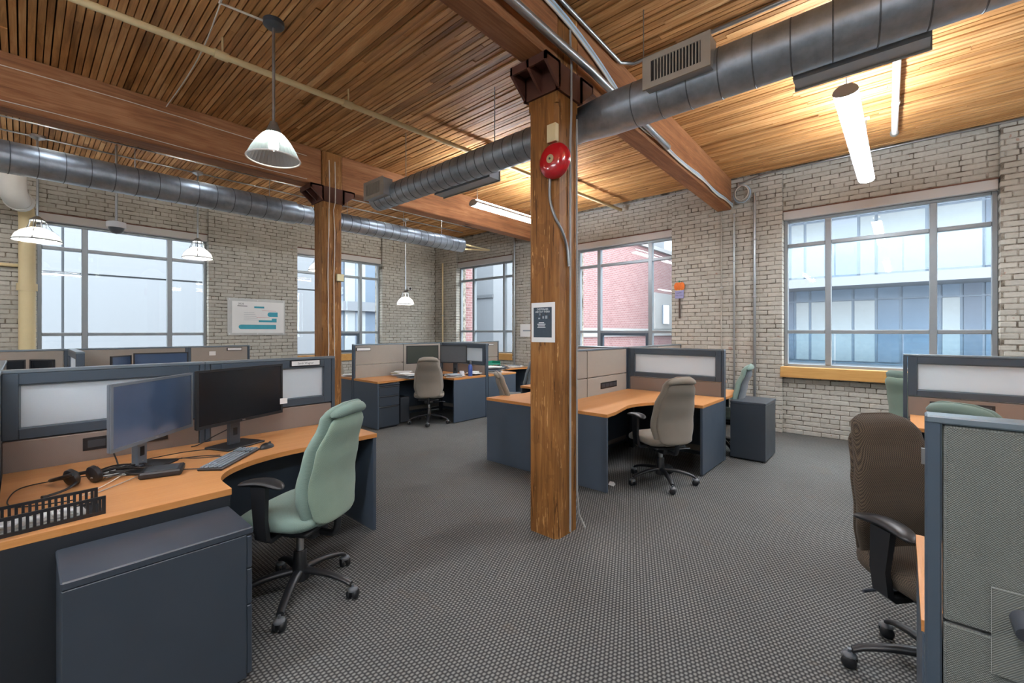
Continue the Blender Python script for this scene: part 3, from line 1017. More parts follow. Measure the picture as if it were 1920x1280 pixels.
pipe('ceiling_conduit', 'grey conduit along the top of the right brick wall beyond the beam', 'conduit', [(7.44, 2.3, 3.86), (7.44, 3.4, 3.85), (7.44, 5.4, 3.86)], .012, 'cable_grey')
clip_pipe('corner_riser', 'cream riser pipe in the far corner of the brick room', [(7.42, 9.10, 3.3), (7.42, 9.10, .05)], .022, 'cream_paint', [(7.42, 9.10, 1.92)])
clip_pipe('wall_conduit', 'steel conduit rising beside the corner window', [(7.44, 6.58, 3.8), (7.44, 6.58, .05)], .022, 'conduit', [(7.44, 6.58, 2.4)])
pipe('corner_pipe', 'cream pipe elbow at the end of the left duct', 'pipe', [(6.15, 7.0, 3.36), (7.0, 7.0, 3.34), (7.05, 7.0, 3.34), (7.05, 7.0, 3.36)], .02, 'cream_paint')
pipe('corner_pipe', 'lower cream pipe at the end of the left duct', 'pipe', [(6.15, 7.25, 3.28), (7.05, 7.02, 3.34)], .018, 'cream_paint')
# rain leader at far left
t = wthing('rain_leader', 'large white drain elbow joining a cream downpipe at far left', 'pipe', (.04, 9.33, 0))
MB().tube(spline([(-.10, 8.74, ZC - .012), (-.10, 8.74, 3.55), (-.09, 8.78, 3.36), (-.06, 8.90, 3.30), (-.03, 9.02, 3.29)], 6), .135, 20).build('drain_elbow', M['white_paint'], t, smooth=True)
MB().tube([(-.05, 8.96, 3.29), (-.02, 9.06, 3.29)], .145, 20).build('collar', M['white_paint'], t, smooth=True)
MB().tube(spline([(-.03, 9.02, 3.29), (.01, 9.2, 3.285), (.035, 9.31, 3.18), (.04, 9.33, 2.95), (.04, 9.33, 2.0)], 5) + [Vector((.04, 9.33, .02))], .085, 20).build('downpipe', M['cream_paint'], t, smooth=True)
MB().tube([(.04, 9.33, 2.08), (.04, 9.33, 2.18)], .105, 20).build('collar', M['cream_paint'], t, smooth=True)
pipe('branch_pipe', 'thin cream branch pipe on the far left brick wall', 'pipe', [(-1.6, 9.42, 2.44), (-.04, 9.42, 2.44)], .025, 'cream_paint')
# conduits and wires on the columns
def col_wire(name, label, pts, r, mat, cat='conduit'):
    return pipe(name, label, cat, pts, r, mat, 8)
col_wire('column_conduit', 'left of two grey conduits on the side of the near column', [(2.70, 1.838, ZB + .3), (2.70, 1.826, ZB + .05), (2.70, 1.826, 3.1), (2.70, 1.836, 2.9), (2.70, 1.836, .02)], .008, 'cable_grey')
col_wire('column_conduit', 'right of two grey conduits on the side of the near column', [(2.79, 1.838, 3.1), (2.79, 1.836, .3), (2.80, 1.825, .12), (2.83, 1.79, .02)], .007, 'cable_grey')
col_wire('bell_conduit', 'grey conduit curling from the alarm bell round the column corner', spline([(2.535, 1.90, 2.60), (2.537, 1.90, 2.45), (2.545, 1.86, 2.32), (2.60, 1.835, 2.22), (2.66, 1.838, 2.12), (2.682, 1.838, 1.98)], 5), .010, 'conduit')
for k, (x, y) in enumerate(((2.72, 5.722), (2.80, 5.722))):
    rs = random.Random(k)
    pts = [(x, y - .02, ZB + .35), (x, y - .035, ZB), (x, y - .03, ZB - .2)] + [(x + rs.uniform(-.012, .012), y, ZB - .3 - i * .3) for i in range(11)]
    col_wire('column_wire', ['left', 'right'][k] + ' white wire running down the far timber column', pts, .006, 'cable_white', 'cable')
o = MB().box((2.83, 5.70, 2.18), (2.93, 5.735, 2.28), .006).build('thermostat', M['brass_plate'])
tag(o, 'small beige control box on the far timber column', 'thermostat')
# wires along the left beam
for k, z in enumerate((3.78, 3.47)):
    pts = [(u, 5.752 - (.0 if k == 0 else .004), z + .01 * math.sin(u * 2.2 + k)) for u in [x * .45 - 2.5 for x in range(12)]]
    pipe('beam_wire', ['upper', 'lower'][k] + ' white wire stapled along the dark left beam', 'cable', pts, .004, 'cable_white', 6)
# conduits above the left duct feeding the pendants
for k, v in enumerate((7.45, 7.95)):
    pipe('ceiling_conduit', ['nearer', 'farther'][k] + ' ceiling conduit feeding the pendants along the left wall', 'conduit', [(-2.5, v, 3.89), (7.1, v, 3.89)], .010, 'conduit')
pipe('ceiling_conduit', 'thin conduit leading to the ceiling box of the near glass pendant', 'conduit', [(1.25, 3.66, 3.885), (.95, 3.70, 3.885), (.93, 3.2, 3.885)], .009, 'cable_white')
pipe('ceiling_wire', 'loose white wire crossing the ceiling to the left beam', 'cable', spline([(.95, 3.6, 3.89), (1.0, 4.3, 3.86), (1.02, 5.0, 3.87), (1.0, 5.75, 3.85)], 5), .005, 'cable_white', 6)
# ceiling spots behind the far beam, plus hidden ones added to light the wall
for k, (u, v) in enumerate(((4.3, 6.45), (5.1, 6.5), (5.65, 6.6), (6.3, 6.5), (-1.4, 6.45), (.2, 6.45), (1.6, 6.45), (3.0, 6.45))):
    o = thing('spot_light', ['first visible', 'second visible', 'third visible', 'fourth visible', 'leftmost added hidden', 'second added hidden', 'third added hidden', 'fourth added hidden'][k] + ' small ceiling spotlight past the far beam, from the left', 'light', (u, v, ZC), 0, 'small ceiling spots')
    sl = bpy.data.lights.new('spot', 'SPOT'); sl.energy = SPOTW; sl.spot_size = 1.25; sl.spot_blend = .6; sl.shadow_soft_size = .05; sl.color = (1, .95, .88)
    so = new_obj('spot_lamp', sl, o); so.location = (0, .03, -.18); so.rotation_euler = (math.radians(78), 0, 0)
    MB().lathe([(.05, -.001), (.05, -.02), (.02, -.03), (.02, -.06)], 14, cap=True).build('mount', M['steel'], o, smooth=True)
    MB().lathe([(.02, -.06), (.05, -.09), (.055, -.16), (.045, -.16)], 14, cap=True).build('head', M['white_plastic'], o, smooth=True)
    MB().lathe([(.044, -.1605), (.001, -.1605)], 14).build('spot_lens', M['tube_light'], o)

# ------------------------------------------------------------------ lamps
def glass_pendant(loc, drop, label):
    t = thing('pendant_lamp', label, 'lamp', loc)
    MB().lathe([(.075, -.001), (.075, -.035), (.06, -.05), (.02, -.055)], 20, cap=True).build('canopy', M['grey_plastic'], t, smooth=True)
    z = -drop
    MB().cyl((0, 0, -.05), (0, 0, z + .275), .011, 10).build('stem', M['conduit'], t, smooth=True)
    MB().lathe([(.025, z + .285), (.03, z + .27), (.058, z + .20), (.062, z + .19)][::-1], 20, cap=True).build('socket_cup', M['conduit'], t, smooth=True)
    prof = [(.06, z + .2), (.085, z + .175), (.12, z + .13), (.155, z + .07), (.185, z + .005)]
    sh = MB()
    n = 72
    def ring(r, zz, o): return [((r + o + (.0022 if k % 2 else -.0022)) * math.cos(2 * PI * k / n), (r + o + (.0022 if k % 2 else -.0022)) * math.sin(2 * PI * k / n), zz) for k in range(n)]
    sh.rings([ring(r, zz, 0) for r, zz in prof[::-1]], cap=False)
    so = sh.build('glass_shade', M['prismatic_glass'], t, smooth=30)
    rim = MB()
    rim.tube([(.187 * math.cos(2 * PI * k / 40), .187 * math.sin(2 * PI * k / 40), z) for k in range(40)], .006, 8, closed=True)
    rim.build('rim', M['shade_white'], so, smooth=True)
    MB().lathe([(.001, z + .06), (.03, z + .075), (.038, z + .11), (.02, z + .16), (.018, z + .19)], 14).build('bulb', M['bulb_light'], t, smooth=True)
    return t
glass_pendant((1.30, 3.649, ZC), 1.07, 'ribbed glass pendant lamp hanging in front of the dark left beam')

def dome_pendant(loc, drop, label, r=.2, first=None):
    t = thing('pendant_lamp', label, 'lamp', loc, 0, 'white dome pendants along the left wall')
    z = -drop
    MB().lathe([(.07, -.001), (.07, -.03), (.03, -.05), (.015, -.06)], 16, cap=True).build('canopy', M['steel'], t, smooth=True)
    MB().cyl((0, 0, -.05), (0, 0, z + .3), .012, 8).build('stem', M['conduit'], t, smooth=True)
    MB().lathe([(.015, z + .31), (.05, z + .28), (.07, z + .26), (.07, z + .25)], 16, cap=True).build('socket_cap', M['conduit'], t, smooth=True)
    for k in range(6):
        a = 2 * PI * k / 6
        MB().tube([(.065 * math.cos(a), .065 * math.sin(a), z + .25), (.075 * math.cos(a), .075 * math.sin(a), z + .16)], .005, 6).build('rib', M['conduit'], t)
    prof = [(r, z), (r * .985, z + .03), (r * .9, z + .075), (r * .7, z + .12), (.085, z + .155), (.06, z + .165)]
    s = MB(); s.lathe(prof, 36)
    s.build('dome_shade', M['dome_acrylic'], t, smooth=True)
    MB().tube([((r + .004) * math.cos(2 * PI * k / 36), (r + .004) * math.sin(2 * PI * k / 36), z + .006) for k in range(36)], .006, 6, closed=True).build('guard_ring', M['grey_plastic'], t, smooth=True)
    for k in range(3):
        a = 2 * PI * k / 3 + .3
        MB().tube([(.07 * math.cos(a), .07 * math.sin(a), z + .255), ((r + .008) * math.cos(a), (r + .008) * math.sin(a), z + .006)], .004, 6).build('guard_wire', M['grey_plastic'], t)
    MB().lathe([(.001, z + .05), (.035, z + .07), (.045, z + .1), (.02, z + .15)], 14).build('bulb', M['dome_bulb'], t, smooth=True)
dome_pendant((.12, 7.95, ZC), 1.30, 'white dome pendant lamp farthest left, in front of the cream downpipe', .215)
dome_pendant((1.762, 7.95, ZC), 1.31, 'white dome pendant lamp at the right edge of the big left window', .19)
dome_pendant((5.467, 7.95, ZC), 1.84, 'white dome pendant lamp hanging low near the far corner', .18)
dome_pendant((3.62, 7.95, ZC), 1.31, 'added white dome pendant lamp hidden behind the far timber column', .19)  # unseen pendant added to brighten the left rear
dome_pendant((-1.6, 7.95, ZC), 1.31, 'added white dome pendant lamp, unseen past the left edge of the picture', .19)  # another pendant added out of view for the same wall

def strip_light(u0, v, n, z, label, group='fluorescent strip lights'):
    t = thing('strip_light', label, 'light', (u0, v, z), 0, group)
    L = 1.235
    for k in range(n):
        a = k * L + .006; b = (k + 1) * L - .006
        def ring(x, s=1.0): return [(x, s * .075 * math.cos(PI * j / 8), .005 + s * .055 * math.sin(PI * j / 8)) for j in range(9)]
        MB().rings([ring(a), ring(b)]).build('housing', M['white_plastic'], t, smooth=60)
        MB().box((a + .03, -.04, .0605), (b - .03, .04, .063)).build('added_uplight_strip', M['added_uplight'], t)  # glowing top face added for the sake of the ceiling
        def lens(x): return [(x, .066 * math.cos(PI * j / 8), -.002 - .026 * math.sin(PI * j / 8)) for j in range(9)][::-1]
        MB().rings([lens(a + .01), lens(b - .01)]).build('lens', M['tube_light'], t, smooth=60)
        MB().rings([[(x, .078 * math.cos(2 * PI * j / 16), .005 + (.058 if j <= 8 else .032) * math.sin(2 * PI * j / 16)) for j in range(16)] for x in (a - .008, a)]).build('end_cap', M['grey_plastic' if k else 'white_plastic'], t)
    for x in (.08, n * L - .08):
        MB().cyl((x, 0, .05), (x, 0, ZC - z), .004, 6).build('suspension_rod', M['conduit'], t)
        MB().box((x - .03, -.03, ZC - z - .02), (x + .03, .03, ZC - z - .001), .004).build('ceiling_plate', M['white_plastic'], t)
    return t
strip_light(3.95, .31, 2, 3.22, 'lit double strip light hanging at the right in front of the window wall')
strip_light(4.05, 4.33, 2, 3.22, 'lit strip light partly hidden behind the near column')
# unseen strip lights added to brighten the room
strip_light(-1.2, .31, 2, 3.22, 'added unseen strip light in line with the right-hand row', 'added strip lights out of view')
strip_light(-2.75, 2.3, 2, 3.22, 'added unseen strip light over the aisle left of the camera', 'added strip lights out of view')  # added to lift the near left ceiling
strip_light(-4.4, 4.33, 2, 3.22, 'added unseen strip light in line with the left row', 'added strip lights out of view')
for k, u in enumerate((-3.6, 4.0)):
    strip_light(u, -3.0, 2, 3.22, ['left', 'right'][k] + ' added strip light, unseen at the rear behind the camera', 'added strip lights out of view')
strip_light(-4.4, 7.4, 2, 3.22, 'added strip light over the unseen far left corner', 'added strip lights out of view')

# ------------------------------------------------------------------ things on the column and walls
t = wthing('alarm_bell', 'round red fire alarm bell on the near timber column', 'bell', (2.555, 1.86, 2.72))
bc = Vector((2.535, 1.86, 2.72))
mb = MB(frame(bc, (0, 1, 0), (0, 0, 1)) @ Matrix.Rotation(PI, 4, 'Y'))
g = [(.128, -.018), (.130, -.004), (.124, .018), (.105, .036), (.07, .047), (.03, .051), (.001, .052)]
mb.lathe(g, 40); mb.lathe([(.128, -.018), (.12, -.018), (.115, .012)], 40)
gong = mb.build('gong', M['bell_red'], t, smooth=True)
mb2 = MB(frame(bc, (0, 1, 0), (0, 0, 1)) @ Matrix.Rotation(PI, 4, 'Y')); mb2.lathe([(.03, .05), (.03, .055), (.001, .056)], 24)
mb2.build('centre_plate', M['brass_plate'], gong, smooth=True)
mb3 = MB(frame(bc, (0, 1, 0), (0, 0, 1)) @ Matrix.Rotation(PI, 4, 'Y')); mb3.lathe([(.008, .055), (.008, .06), (.001, .061)], 10)
mb3.build('bolt', M['black_plastic'], gong)
MB().box((2.520, 1.80, 2.66), (2.556, 1.92, 2.78), .004).build('back_box', M['brass_plate'], t)
o = MB().box((2.515, 1.835, 2.855), (2.556, 1.915, 2.985), .004).build('junction_box', M['cream_paint'])
tag(o, 'cream junction box above the red alarm bell', 'box')

# poster on the near column (plane u = 2.555, facing -u)
t = wthing('paper_notice', 'dark printed notice with white border on the near timber column', 'poster', (2.553, 1.977, 1.42))
MB().box((2.5525, 1.868, 1.420), (2.5545, 2.086, 1.712)).build('sheet', M['paper'], t)
MB().box((2.5515, 1.896, 1.455), (2.553, 2.064, 1.677)).build('printed_area', M['print_dark'], t)
PX = lambda y, z: frame((2.5512, y, z), (0, -1, 0), (0, 0, 1))
for s, z, sz in (('DEEPFAKES', 1.662, .021), ('ARE OUT THERE!', 1.643, .0175)):
    mb = MB(); text_mb(mb, s, sz, PX(1.98, z)); mb.build('lettering', M['print_white'], t)
rs = random.Random(5)
for i in range(9):
    y = 1.91 + rs.random() * .12; z = 1.585 + rs.random() * .035
    MB().box((2.5511, y, z), (2.5516, y + rs.uniform(.008, .02), z + rs.uniform(.008, .025))).build('picture_patch', M['print_grey' if i % 2 else 'print_ink'], t)
for z, wd in ((1.564, .05), (1.553, .075), (1.541, .065), (1.530, .075)):
    MB().box((2.5511, 1.99 - wd / 2, z - .003), (2.5516, 1.99 + wd / 2, z + .002)).build('text_line', M['print_white'], t)

# plan in a clear sleeve on the left wall
t = wthing('wall_plan', 'white and teal plan in a clear plastic sleeve on the left brick wall', 'poster', (3.08, 9.47, 1.43))
yv = 9.478
MB().box((2.565, yv - .003, 1.43), (3.595, yv, 2.135)).build('sleeve', M['clear_sleeve'], t)
MB().box((2.64, yv - .006, 1.47), (3.57, yv - .003, 2.08)).build('sheet', M['paper'], t)
def pr_(u0, u1, z0, z1, mat, name='printed_shape'):
    MB().box((u0, yv - .0085, z0), (u1, yv - .006, z1)).build(name, M[mat], t)
pr_(3.02, 3.2, 1.955, 1.99, 'print_teal')
def pill(u0, u1, z0, z1, mat):
    r = (z1 - z0) / 2
    ang = [PI / 2 + PI * k / 8 for k in range(9)]
    poly = [(u0 + r + r * math.cos(a), (z0 + z1) / 2 + r * math.sin(a)) for a in ang] + [(u1, z0), (u1, z1)]
    mb = MB(Matrix(((1, 0, 0, 0), (0, 0, 1, 0), (0, 1, 0, 0), (0, 0, 0, 1)))); mb.prism(poly, yv - .0085, yv - .006); mb.build('printed_shape', M[mat], t)
pill(2.75, 3.42, 1.545, 1.63, 'print_teal'); pill(3.26, 3.45, 1.79, 1.88, 'print_teal'); pr_(3.1, 3.43, 1.68, 1.72, 'print_teal'); pr_(3.34, 3.43, 1.72, 1.755, 'print_teal')
for i in range(5): pr_(2.84, 3.1 - .02 * i, 1.72 + .035 * i, 1.725 + .035 * i, 'print_grey', 'printed_line')
pr_(3.16, 3.42, 1.905, 1.91, 'print_red', 'printed_line'); pr_(3.06, 3.3, 1.775, 1.78, 'print_red', 'printed_line')
mb = MB(); text_mb(mb, '2030', .05, frame((2.79, yv - .009, 2.03), (1, 0, 0), (0, 0, 1))); mb.build('lettering', M['print_ink'], t)
pr_(2.73, 2.9, 1.985, 1.995, 'print_ink', 'text_line')
for (x, z) in ((2.6, 2.11), (3.08, 2.1), (3.56, 2.1), (2.6, 1.45), (3.08, 1.45), (3.56, 1.45)):
    MB().cyl((x, yv - .012, z), (x, yv - .002, z), .01, 10).build('pin', M['white_plastic'], t)

# pumpkin stake sign on the right wall
t = wthing('pumpkin_sign', 'small pumpkin sign on a stake against the right brick wall', 'sign', (7.46, 2.86, 1.9))
yc = 2.84
MB().box((7.455, yc - .012, 1.72), (7.47, yc + .012, 2.1)).build('stake', M['stake_brown'], t)
MB().box((7.448, yc - .075, 2.06), (7.458, yc + .075, 2.20), .004).build('board', M['lilac_card'], t)
mb = MB(frame((7.452, yc, 2.265), (0, 1, 0), (0, 0, 1)))
for dx in (-.045, 0, .045):
    mb.rings([[(dx + .045 * s * math.cos(2 * PI * k / 16), .07 * s * math.sin(2 * PI * k / 16), -zz) for k in range(16)] for s, zz in ((1, -.006), (1, .004), (.6, .012), (.05, .014))])
mb.build('pumpkin', M['orange_card'], t, smooth=True)
MB().box((7.448, yc - .01, 2.33), (7.456, yc + .012, 2.365)).build('pumpkin_stem', M['green_plastic'], t)
MB().box((7.447, yc - .06, 2.195), (7.456, yc + .06, 2.215)).build('leaf_strip', M['yellow_paper'], t)
for s, z in (('HAPPY', 2.152), ("FALL Y'ALL", 2.112)):
    mb = MB(); text_mb(mb, s, .034 if len(s) < 7 else .026, frame((7.4475, yc, z), (0, -1, 0), (0, 0, 1))); mb.build('lettering', M['print_ink'], t)
# sheet of paper by the corner window
t = wthing('wall_sheet', 'white paper sheet on the brick pier by the corner window', 'paper', (7.46, 6.2, 1.4))
MB().box((7.458, 6.02, 1.38), (7.462, 6.42, 1.66)).build('sheet', M['paper'], t)
MB().box((7.456, 6.1, 1.50), (7.459, 6.34, 1.53)).build('text_line', M['print_grey'], t)

# cameras
t = thing('dome_camera', 'dome security camera hanging on a rod before the big left window', 'camera', (.807, 7.6, ZC))
MB().cyl((0, 0, 0), (0, 0, -1.0), .014, 10).build('rod', M['conduit'], t, smooth=True)
MB().lathe([(.02, -.98), (.10, -1.0), (.10, -1.06), (.095, -1.07)][::-1], 24, cap=True).build('housing', M['white_plastic'], t, smooth=True)
MB().lathe([(.001, -1.15), (.04, -1.14), (.07, -1.11), (.082, -1.07)], 24).build('dome', M['screen_grey'], t, smooth=True)
t = thing('wall_camera', 'small white security camera on the left wall near the corner', 'camera', (6.55, VA, 2.62))
MB().lathe([(.05, -.02), (.05, .02)], 16, (0, -.02, 0), cap=True).build('mount', M['white_plastic'], t)
MB().cyl((0, -.02, 0), (-.02, -.2, -.04), .045, 16).build('body', M['white_plastic'], t, smooth=True)
MB().cyl((-.02, -.2, -.04), (-.0205, -.205, -.0411), .032, 16).build('lens', M['black_plastic'], t)
# ------------------------------------------------------------------ workstations
PH, PT = 1.29, .064              # cubicle panel height and thickness
DZT, DTH = .735, .03             # worktop height and thickness

def cub_panel(a, b, label, kind='tile', tile='tile_beige', rows=((.706, .945), (.953, 1.268)), low=.70, end0=True, end1=True, outlets=None, glass_span=None, group='cubicle panels', side=1, seams=()):
    """free-standing screen from a to b (floor points)"""
    A, B = Vector((*a, 0)), Vector((*b, 0))
    L = (B - A).length
    t = thing('cubicle_panel', label, 'panel', A, math.atan2(B.y - A.y, B.x - A.x), group)
    h = PT / 2
    for x, e in ((0, end0), (L - .03, end1)):
        MB().box((x, -h, 0), (x + .03, h, PH - .012), .004).build('post', M['panel_frame'], t)
    MB().box((0, -h - .002, PH - .02), (L, h + .002, PH), .004).build('top_cap', M['panel_trim'], t)
    MB().box((.03, -h + .01, .02), (L - .03, h - .01, .06)).build('base_rail', M['panel_frame'], t)
    xs = [.03] + [s for s in seams] + [L - .03]
    for i in range(len(xs) - 1):
        x0, x1 = xs[i] + (.006 if i else .003), xs[i + 1] - .003
        if i: MB().box((xs[i] - .003, -h + .006, .06), (xs[i] + .006, h - .006, PH - .02)).build('seam_strip', M['dark_gap'], t)
        MB().box((x0, -h + .004, .07), (x1, h - .004, low), .004).build('tile', M[tile], t)
        if kind == 'tile':
            for z0, z1 in rows:
                MB().box((x0, -h + .002, z0), (x1, h - .002, z1), .005).build('tile', M[tile], t)
        else:
            MB().box((x0, -h + .002, .706), (x1, h - .002, .90), .005).build('tile', M['tile_taupe'], t)
            z0, z1 = .908, PH - .02
            e = .062; eb = .055
            fr = MB()
            for q in (((x0, -h, z0), (x0 + e, h, z1)), ((x1 - e, -h, z0), (x1, h, z1)), ((x0 + e, -h, z0), (x1 - e, h, z0 + eb)), ((x0 + e, -h, z1 - e), (x1 - e, h, z1))):
                fr.box(*q, .003)
            f = fr.build('glass_frame', M['panel_frame'], t)
            MB().box((x0 + e, -.008, z0 + eb), (x1 - e, .008, z1 - e)).build('glass_pane', M['frosted_glass'], f)
            gb = MB()
            for y0, y1 in ((-.016, -.008), (.008, .016)):
                gb.box((x0 + e, y0, z0 + eb), (x1 - e, y1, z0 + eb + .008)).box((x0 + e, y0, z1 - e - .008), (x1 - e, y1, z1 - e))
                gb.box((x0 + e, y0, z0 + eb), (x0 + e + .008, y1, z1 - e)).box((x1 - e - .008, y0, z0 + eb), (x1 - e, y1, z1 - e))
            gb.build('glazing_bead', M['panel_trim'], f)
    for (ox, sd) in (outlets or ()):
        y = h * sd
        ob = MB().box((ox, y - .004, .795), (ox + .4, y + .004, .87), .002).build('outlet_strip', M['black_plastic'], t)
        for k in range(4):
            MB().box((ox + .02 + k * .094, y - .0055, .81), (ox + .10 + k * .094, y + .0055, .855), .002).build('outlet', M['grey_plastic'], ob)
    return t

def desk(cx, cy, sx, sy, LA, LB, dA, wB, label, gabA=True, gabB=True, curve=.36, bow=.09, gmat='slate_laminate'):
    """corner desk: wing A runs along x from the corner, wing B along y"""
    t = wthing('corner_desk', label, 'desk', (cx, cy, 0), 'corner desks')
    Mx = Matrix(((sx, 0, 0, cx), (0, sy, 0, cy), (0, 0, 1, 0), (0, 0, 0, 1)))
    g = .006
    poly = [(g, g), (LA, g), (LA, dA), (LA - .18, dA - bow * .12), (LA - .35, dA - bow * .5), (LA - .5, dA - bow * .85)]
    d0 = dA; dA = dA - bow
    x1, y1 = min(wB + curve * 1.45, LA - .12), min(dA + curve, LB - .08)
    n = 14
    for k in range(n + 1):
        a = PI / 2 * k / n
        # concave quarter, eased at both ends
        x = x1 - (x1 - wB) * math.sin(a) ** 1.0
        y = y1 - (y1 - dA) * math.cos(a) ** 1.0
        poly.append((x, y))
    poly += [(wB, LB), (g, LB)]
    top = MB(Mx).prism(poly, DZT - .002, DZT).build('worktop', M['laminate'], t)
    MB(Mx).prism(poly, DZT - DTH, DZT - .0022).build('edge_band', M['laminate_edge'], t)
    zt = DZT - DTH - .001
    if gabA: MB(Mx).box((LA - .028, .004, .012), (LA - .002, d0 - .004, zt), .003).build('gable', M['slate_laminate'], t)
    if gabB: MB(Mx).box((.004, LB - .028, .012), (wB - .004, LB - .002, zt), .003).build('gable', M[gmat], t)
    MB(Mx).box((.05, .03, .15), (LA - .03, .045, zt), .002).build('modesty_panel', M['slate_laminate'], t)
    MB(Mx).box((.03, .06, .15), (.045, LB - .03, zt), .002).build('modesty_panel', M['slate_laminate'], t)
    MB(Mx).box((.1, .1, .0), (.15, .15, zt), .002).build('corner_leg', M['slate_metal'], t)
    return t

def pedestal(u0, u1, v0, v1, z1, face, label, split=(.24, .5)):
    """drawer pedestal; face '+u' or '-v' carries the drawers"""
    t = wthing('drawer_pedestal', label, 'cabinet', ((u0 + u1) / 2, (v0 + v1) / 2, 0), 'drawer pedestals')
    f = .022
    if face == '+u': MB().box((u0, v0, .02), (u1 - f, v1, z1 - .03), .003).build('body', M['slate_metal'], t)
    else: MB().box((u0, v0 + f, .02), (u1, v1, z1 - .03), .003).build('body', M['slate_metal'], t)
    MB().box((u0 - .002, v0 - .002, z1 - .03), (u1 + .002, v1 + .002, z1), .005).build('top', M['slate_metal'], t)
    MB().box((u0 + .03, v0 + .03, 0), (u1 - .03, v1 - .03, .02)).build('plinth', M['black_plastic'], t)
    H = z1 - .035 - .03
    zs = [z1 - .035, z1 - .035 - H * split[0], z1 - .035 - H * split[1], .03]
    for i in range(3):
        a, b = zs[i + 1] + .003, zs[i] - .003
        if face == '+u':
            d = MB().box((u1 - f + .001, v0 + .004, a), (u1, v1 - .004, b), .003).build('drawer', M['slate_metal'], t)
            MB().box((u1 - .001, v0 + .03, b - .022), (u1 + .004, v1 - .03, b - .008), .002).build('drawer_pull', M['dark_gap'], d)
        else:
            d = MB().box((u0 + .004, v0, a), (u1 - .004, v0 + f - .001, b), .003).build('drawer', M['slate_metal'], t)
            MB().box((u0 + .02, v0 - .004, b - .02), (u1 - .02, v0 + .001, b - .006), .002).build('drawer_pull', M['dark_gap'], d)
    return t

def nameplate(c, d, label, txt=None, L=.2, H=.045):
    """c centre of the plate on a face, d outward unit vector"""
    D = Vector(d); X = Vector((0, 0, 1)).cross(D)
    t = wthing('nameplate', label, 'nameplate', c, 'nameplates')
    F_ = frame(c, X, (0, 0, 1))
    MB(F_).box((-L / 2, -H / 2, -.001), (L / 2, H / 2, .008), .002).build('holder', M['black_plastic'], t)
    MB(F_).box((-L / 2 + .012, -H / 2 + .007, .007), (L / 2 - .008, H / 2 - .007, .0095)).build('card', M['paper'], t)
    if txt:
        mb = MB(F_); text_mb(mb, txt, .022, Matrix.Translation((0, -.001, .0098))); mb.build('lettering', M['print_ink'], t)

h = PT / 2
# WS1: front left
S1 = 3.60
cub_panel((-.11, S1 + h), (.84, S1 + h), 'frosted glass topped panel behind the left monitors', 'glass', outlets=[(.345, -1)])
cub_panel((.842, S1 + h), (1.77, S1 + h), 'frosted glass topped panel with a nameplate beside the far column', 'glass')
cub_panel((-.11, S1), (-.11, 2.44), 'side panel at the left end of the front left desk')
cub_panel((-.11, S1 + PT + .01), (-.11, 4.85), 'side panel behind the front left workstation')
desk(-.078, S1, 1, -1, 1.85, 1.16, .655, .757, 'front left corner desk with monitors, keyboard and letter tray', bow=0, gmat='shaded_laminate')
pedestal(.085, .66, 2.09, 2.425, .66, '+u', 'dark grey drawer pedestal in the left foreground')
nameplate((1.52, S1 - .002, 1.245), (0, -1, 0), 'nameplate on the glass topped panel beside the far column', 'Sarah Wagner', .24, .05)

# WS2 / WS3: middle group behind the near column
S2 = 2.75; UR = 5.40; UL = 3.58
cub_panel((UL, S2 + h), (UR, S2 + h), 'beige panel along the back of the middle desk', 'tile', seams=(.82,), outlets=[(1.12, -1)])
cub_panel((UR + h, 1.54), (UR + h, S2), 'frosted glass topped panel at the right of the middle desk', 'glass', end1=False)
cub_panel((UR + h, S2 + PT), (UR + h, 4.02), 'panel beyond the middle desk, reaching towards the far desks', 'tile')
desk(UR - .002, S2 - .002, -1, -1, UR - UL, S2 - 1.54, .72, .73, 'middle corner desk behind the near column, left bare')
desk(UR - .002, S2 + PT + .002, -1, 1, UR - UL, 1.2, .78, .73, 'corner desk on the far side of the middle beige panel')
# WS8: beyond the glass panel
desk(UR + PT + .002, S2 - .002, 1, -1, 1.82, 1.21, .7, .73, 'corner desk beside the brick wall, behind the middle glass panel', gabB=False)
cub_panel((UR + PT, S2 + h), (7.3, S2 + h), 'beige panel running to the right brick wall', 'tile', seams=(.9,))
desk(UR + PT + .002, S2 + PT + .002, 1, 1, 1.82, 1.2, .7, .73, 'corner desk beside the brick wall, beyond the middle panel')
pedestal(5.60, 6.14, 1.16, 1.53, .68, '+u', 'dark grey drawer pedestal standing beside the brick wall')

# WS4: far group
SH = 3.90
S4 = S2 + SH
cub_panel((UL, S4 + h), (UR, S4 + h), 'beige panel with a blank nameplate behind the far desk', 'tile', seams=(.95,))
cub_panel((UR + h, 1.54 + SH), (UR + h, S4), 'frosted glass topped panel at the right of the far desk', 'glass', end1=False)
desk(UR - .002, S4 - .002, -1, -1, UR - UL, S4 - 1.54 - SH, .72, .73, 'far corner desk with two monitors and scattered papers')
desk(UR - .002, S4 + PT + .002, -1, 1, UR - UL, 1.2, .72, .73, 'hindmost corner desk behind the far beige panel')
desk(UR + PT + .002, S4 - .002, 1, -1, 1.82, 1.21, .7, .73, 'far right corner desk piled with papers and a green tray')
cub_panel((UR + PT, S4 + h), (7.0, S4 + h), 'far right panel with a dark label before the corner window', 'tile', seams=(.8,))
pedestal(UL + .035, UL + .40, S4 - .70, S4 - .18, .69, '-v', 'grey drawer pedestal under the far desk')
nameplate((UL + .17, S4 - .002, 1.205), (0, -1, 0), 'blank nameplate on the beige panel behind the far desk', None, .26, .055)
nameplate((6.75, S4 - .002, 1.215), (0, -1, 0), 'dark label on the far right panel before the corner window', None, .16, .035)

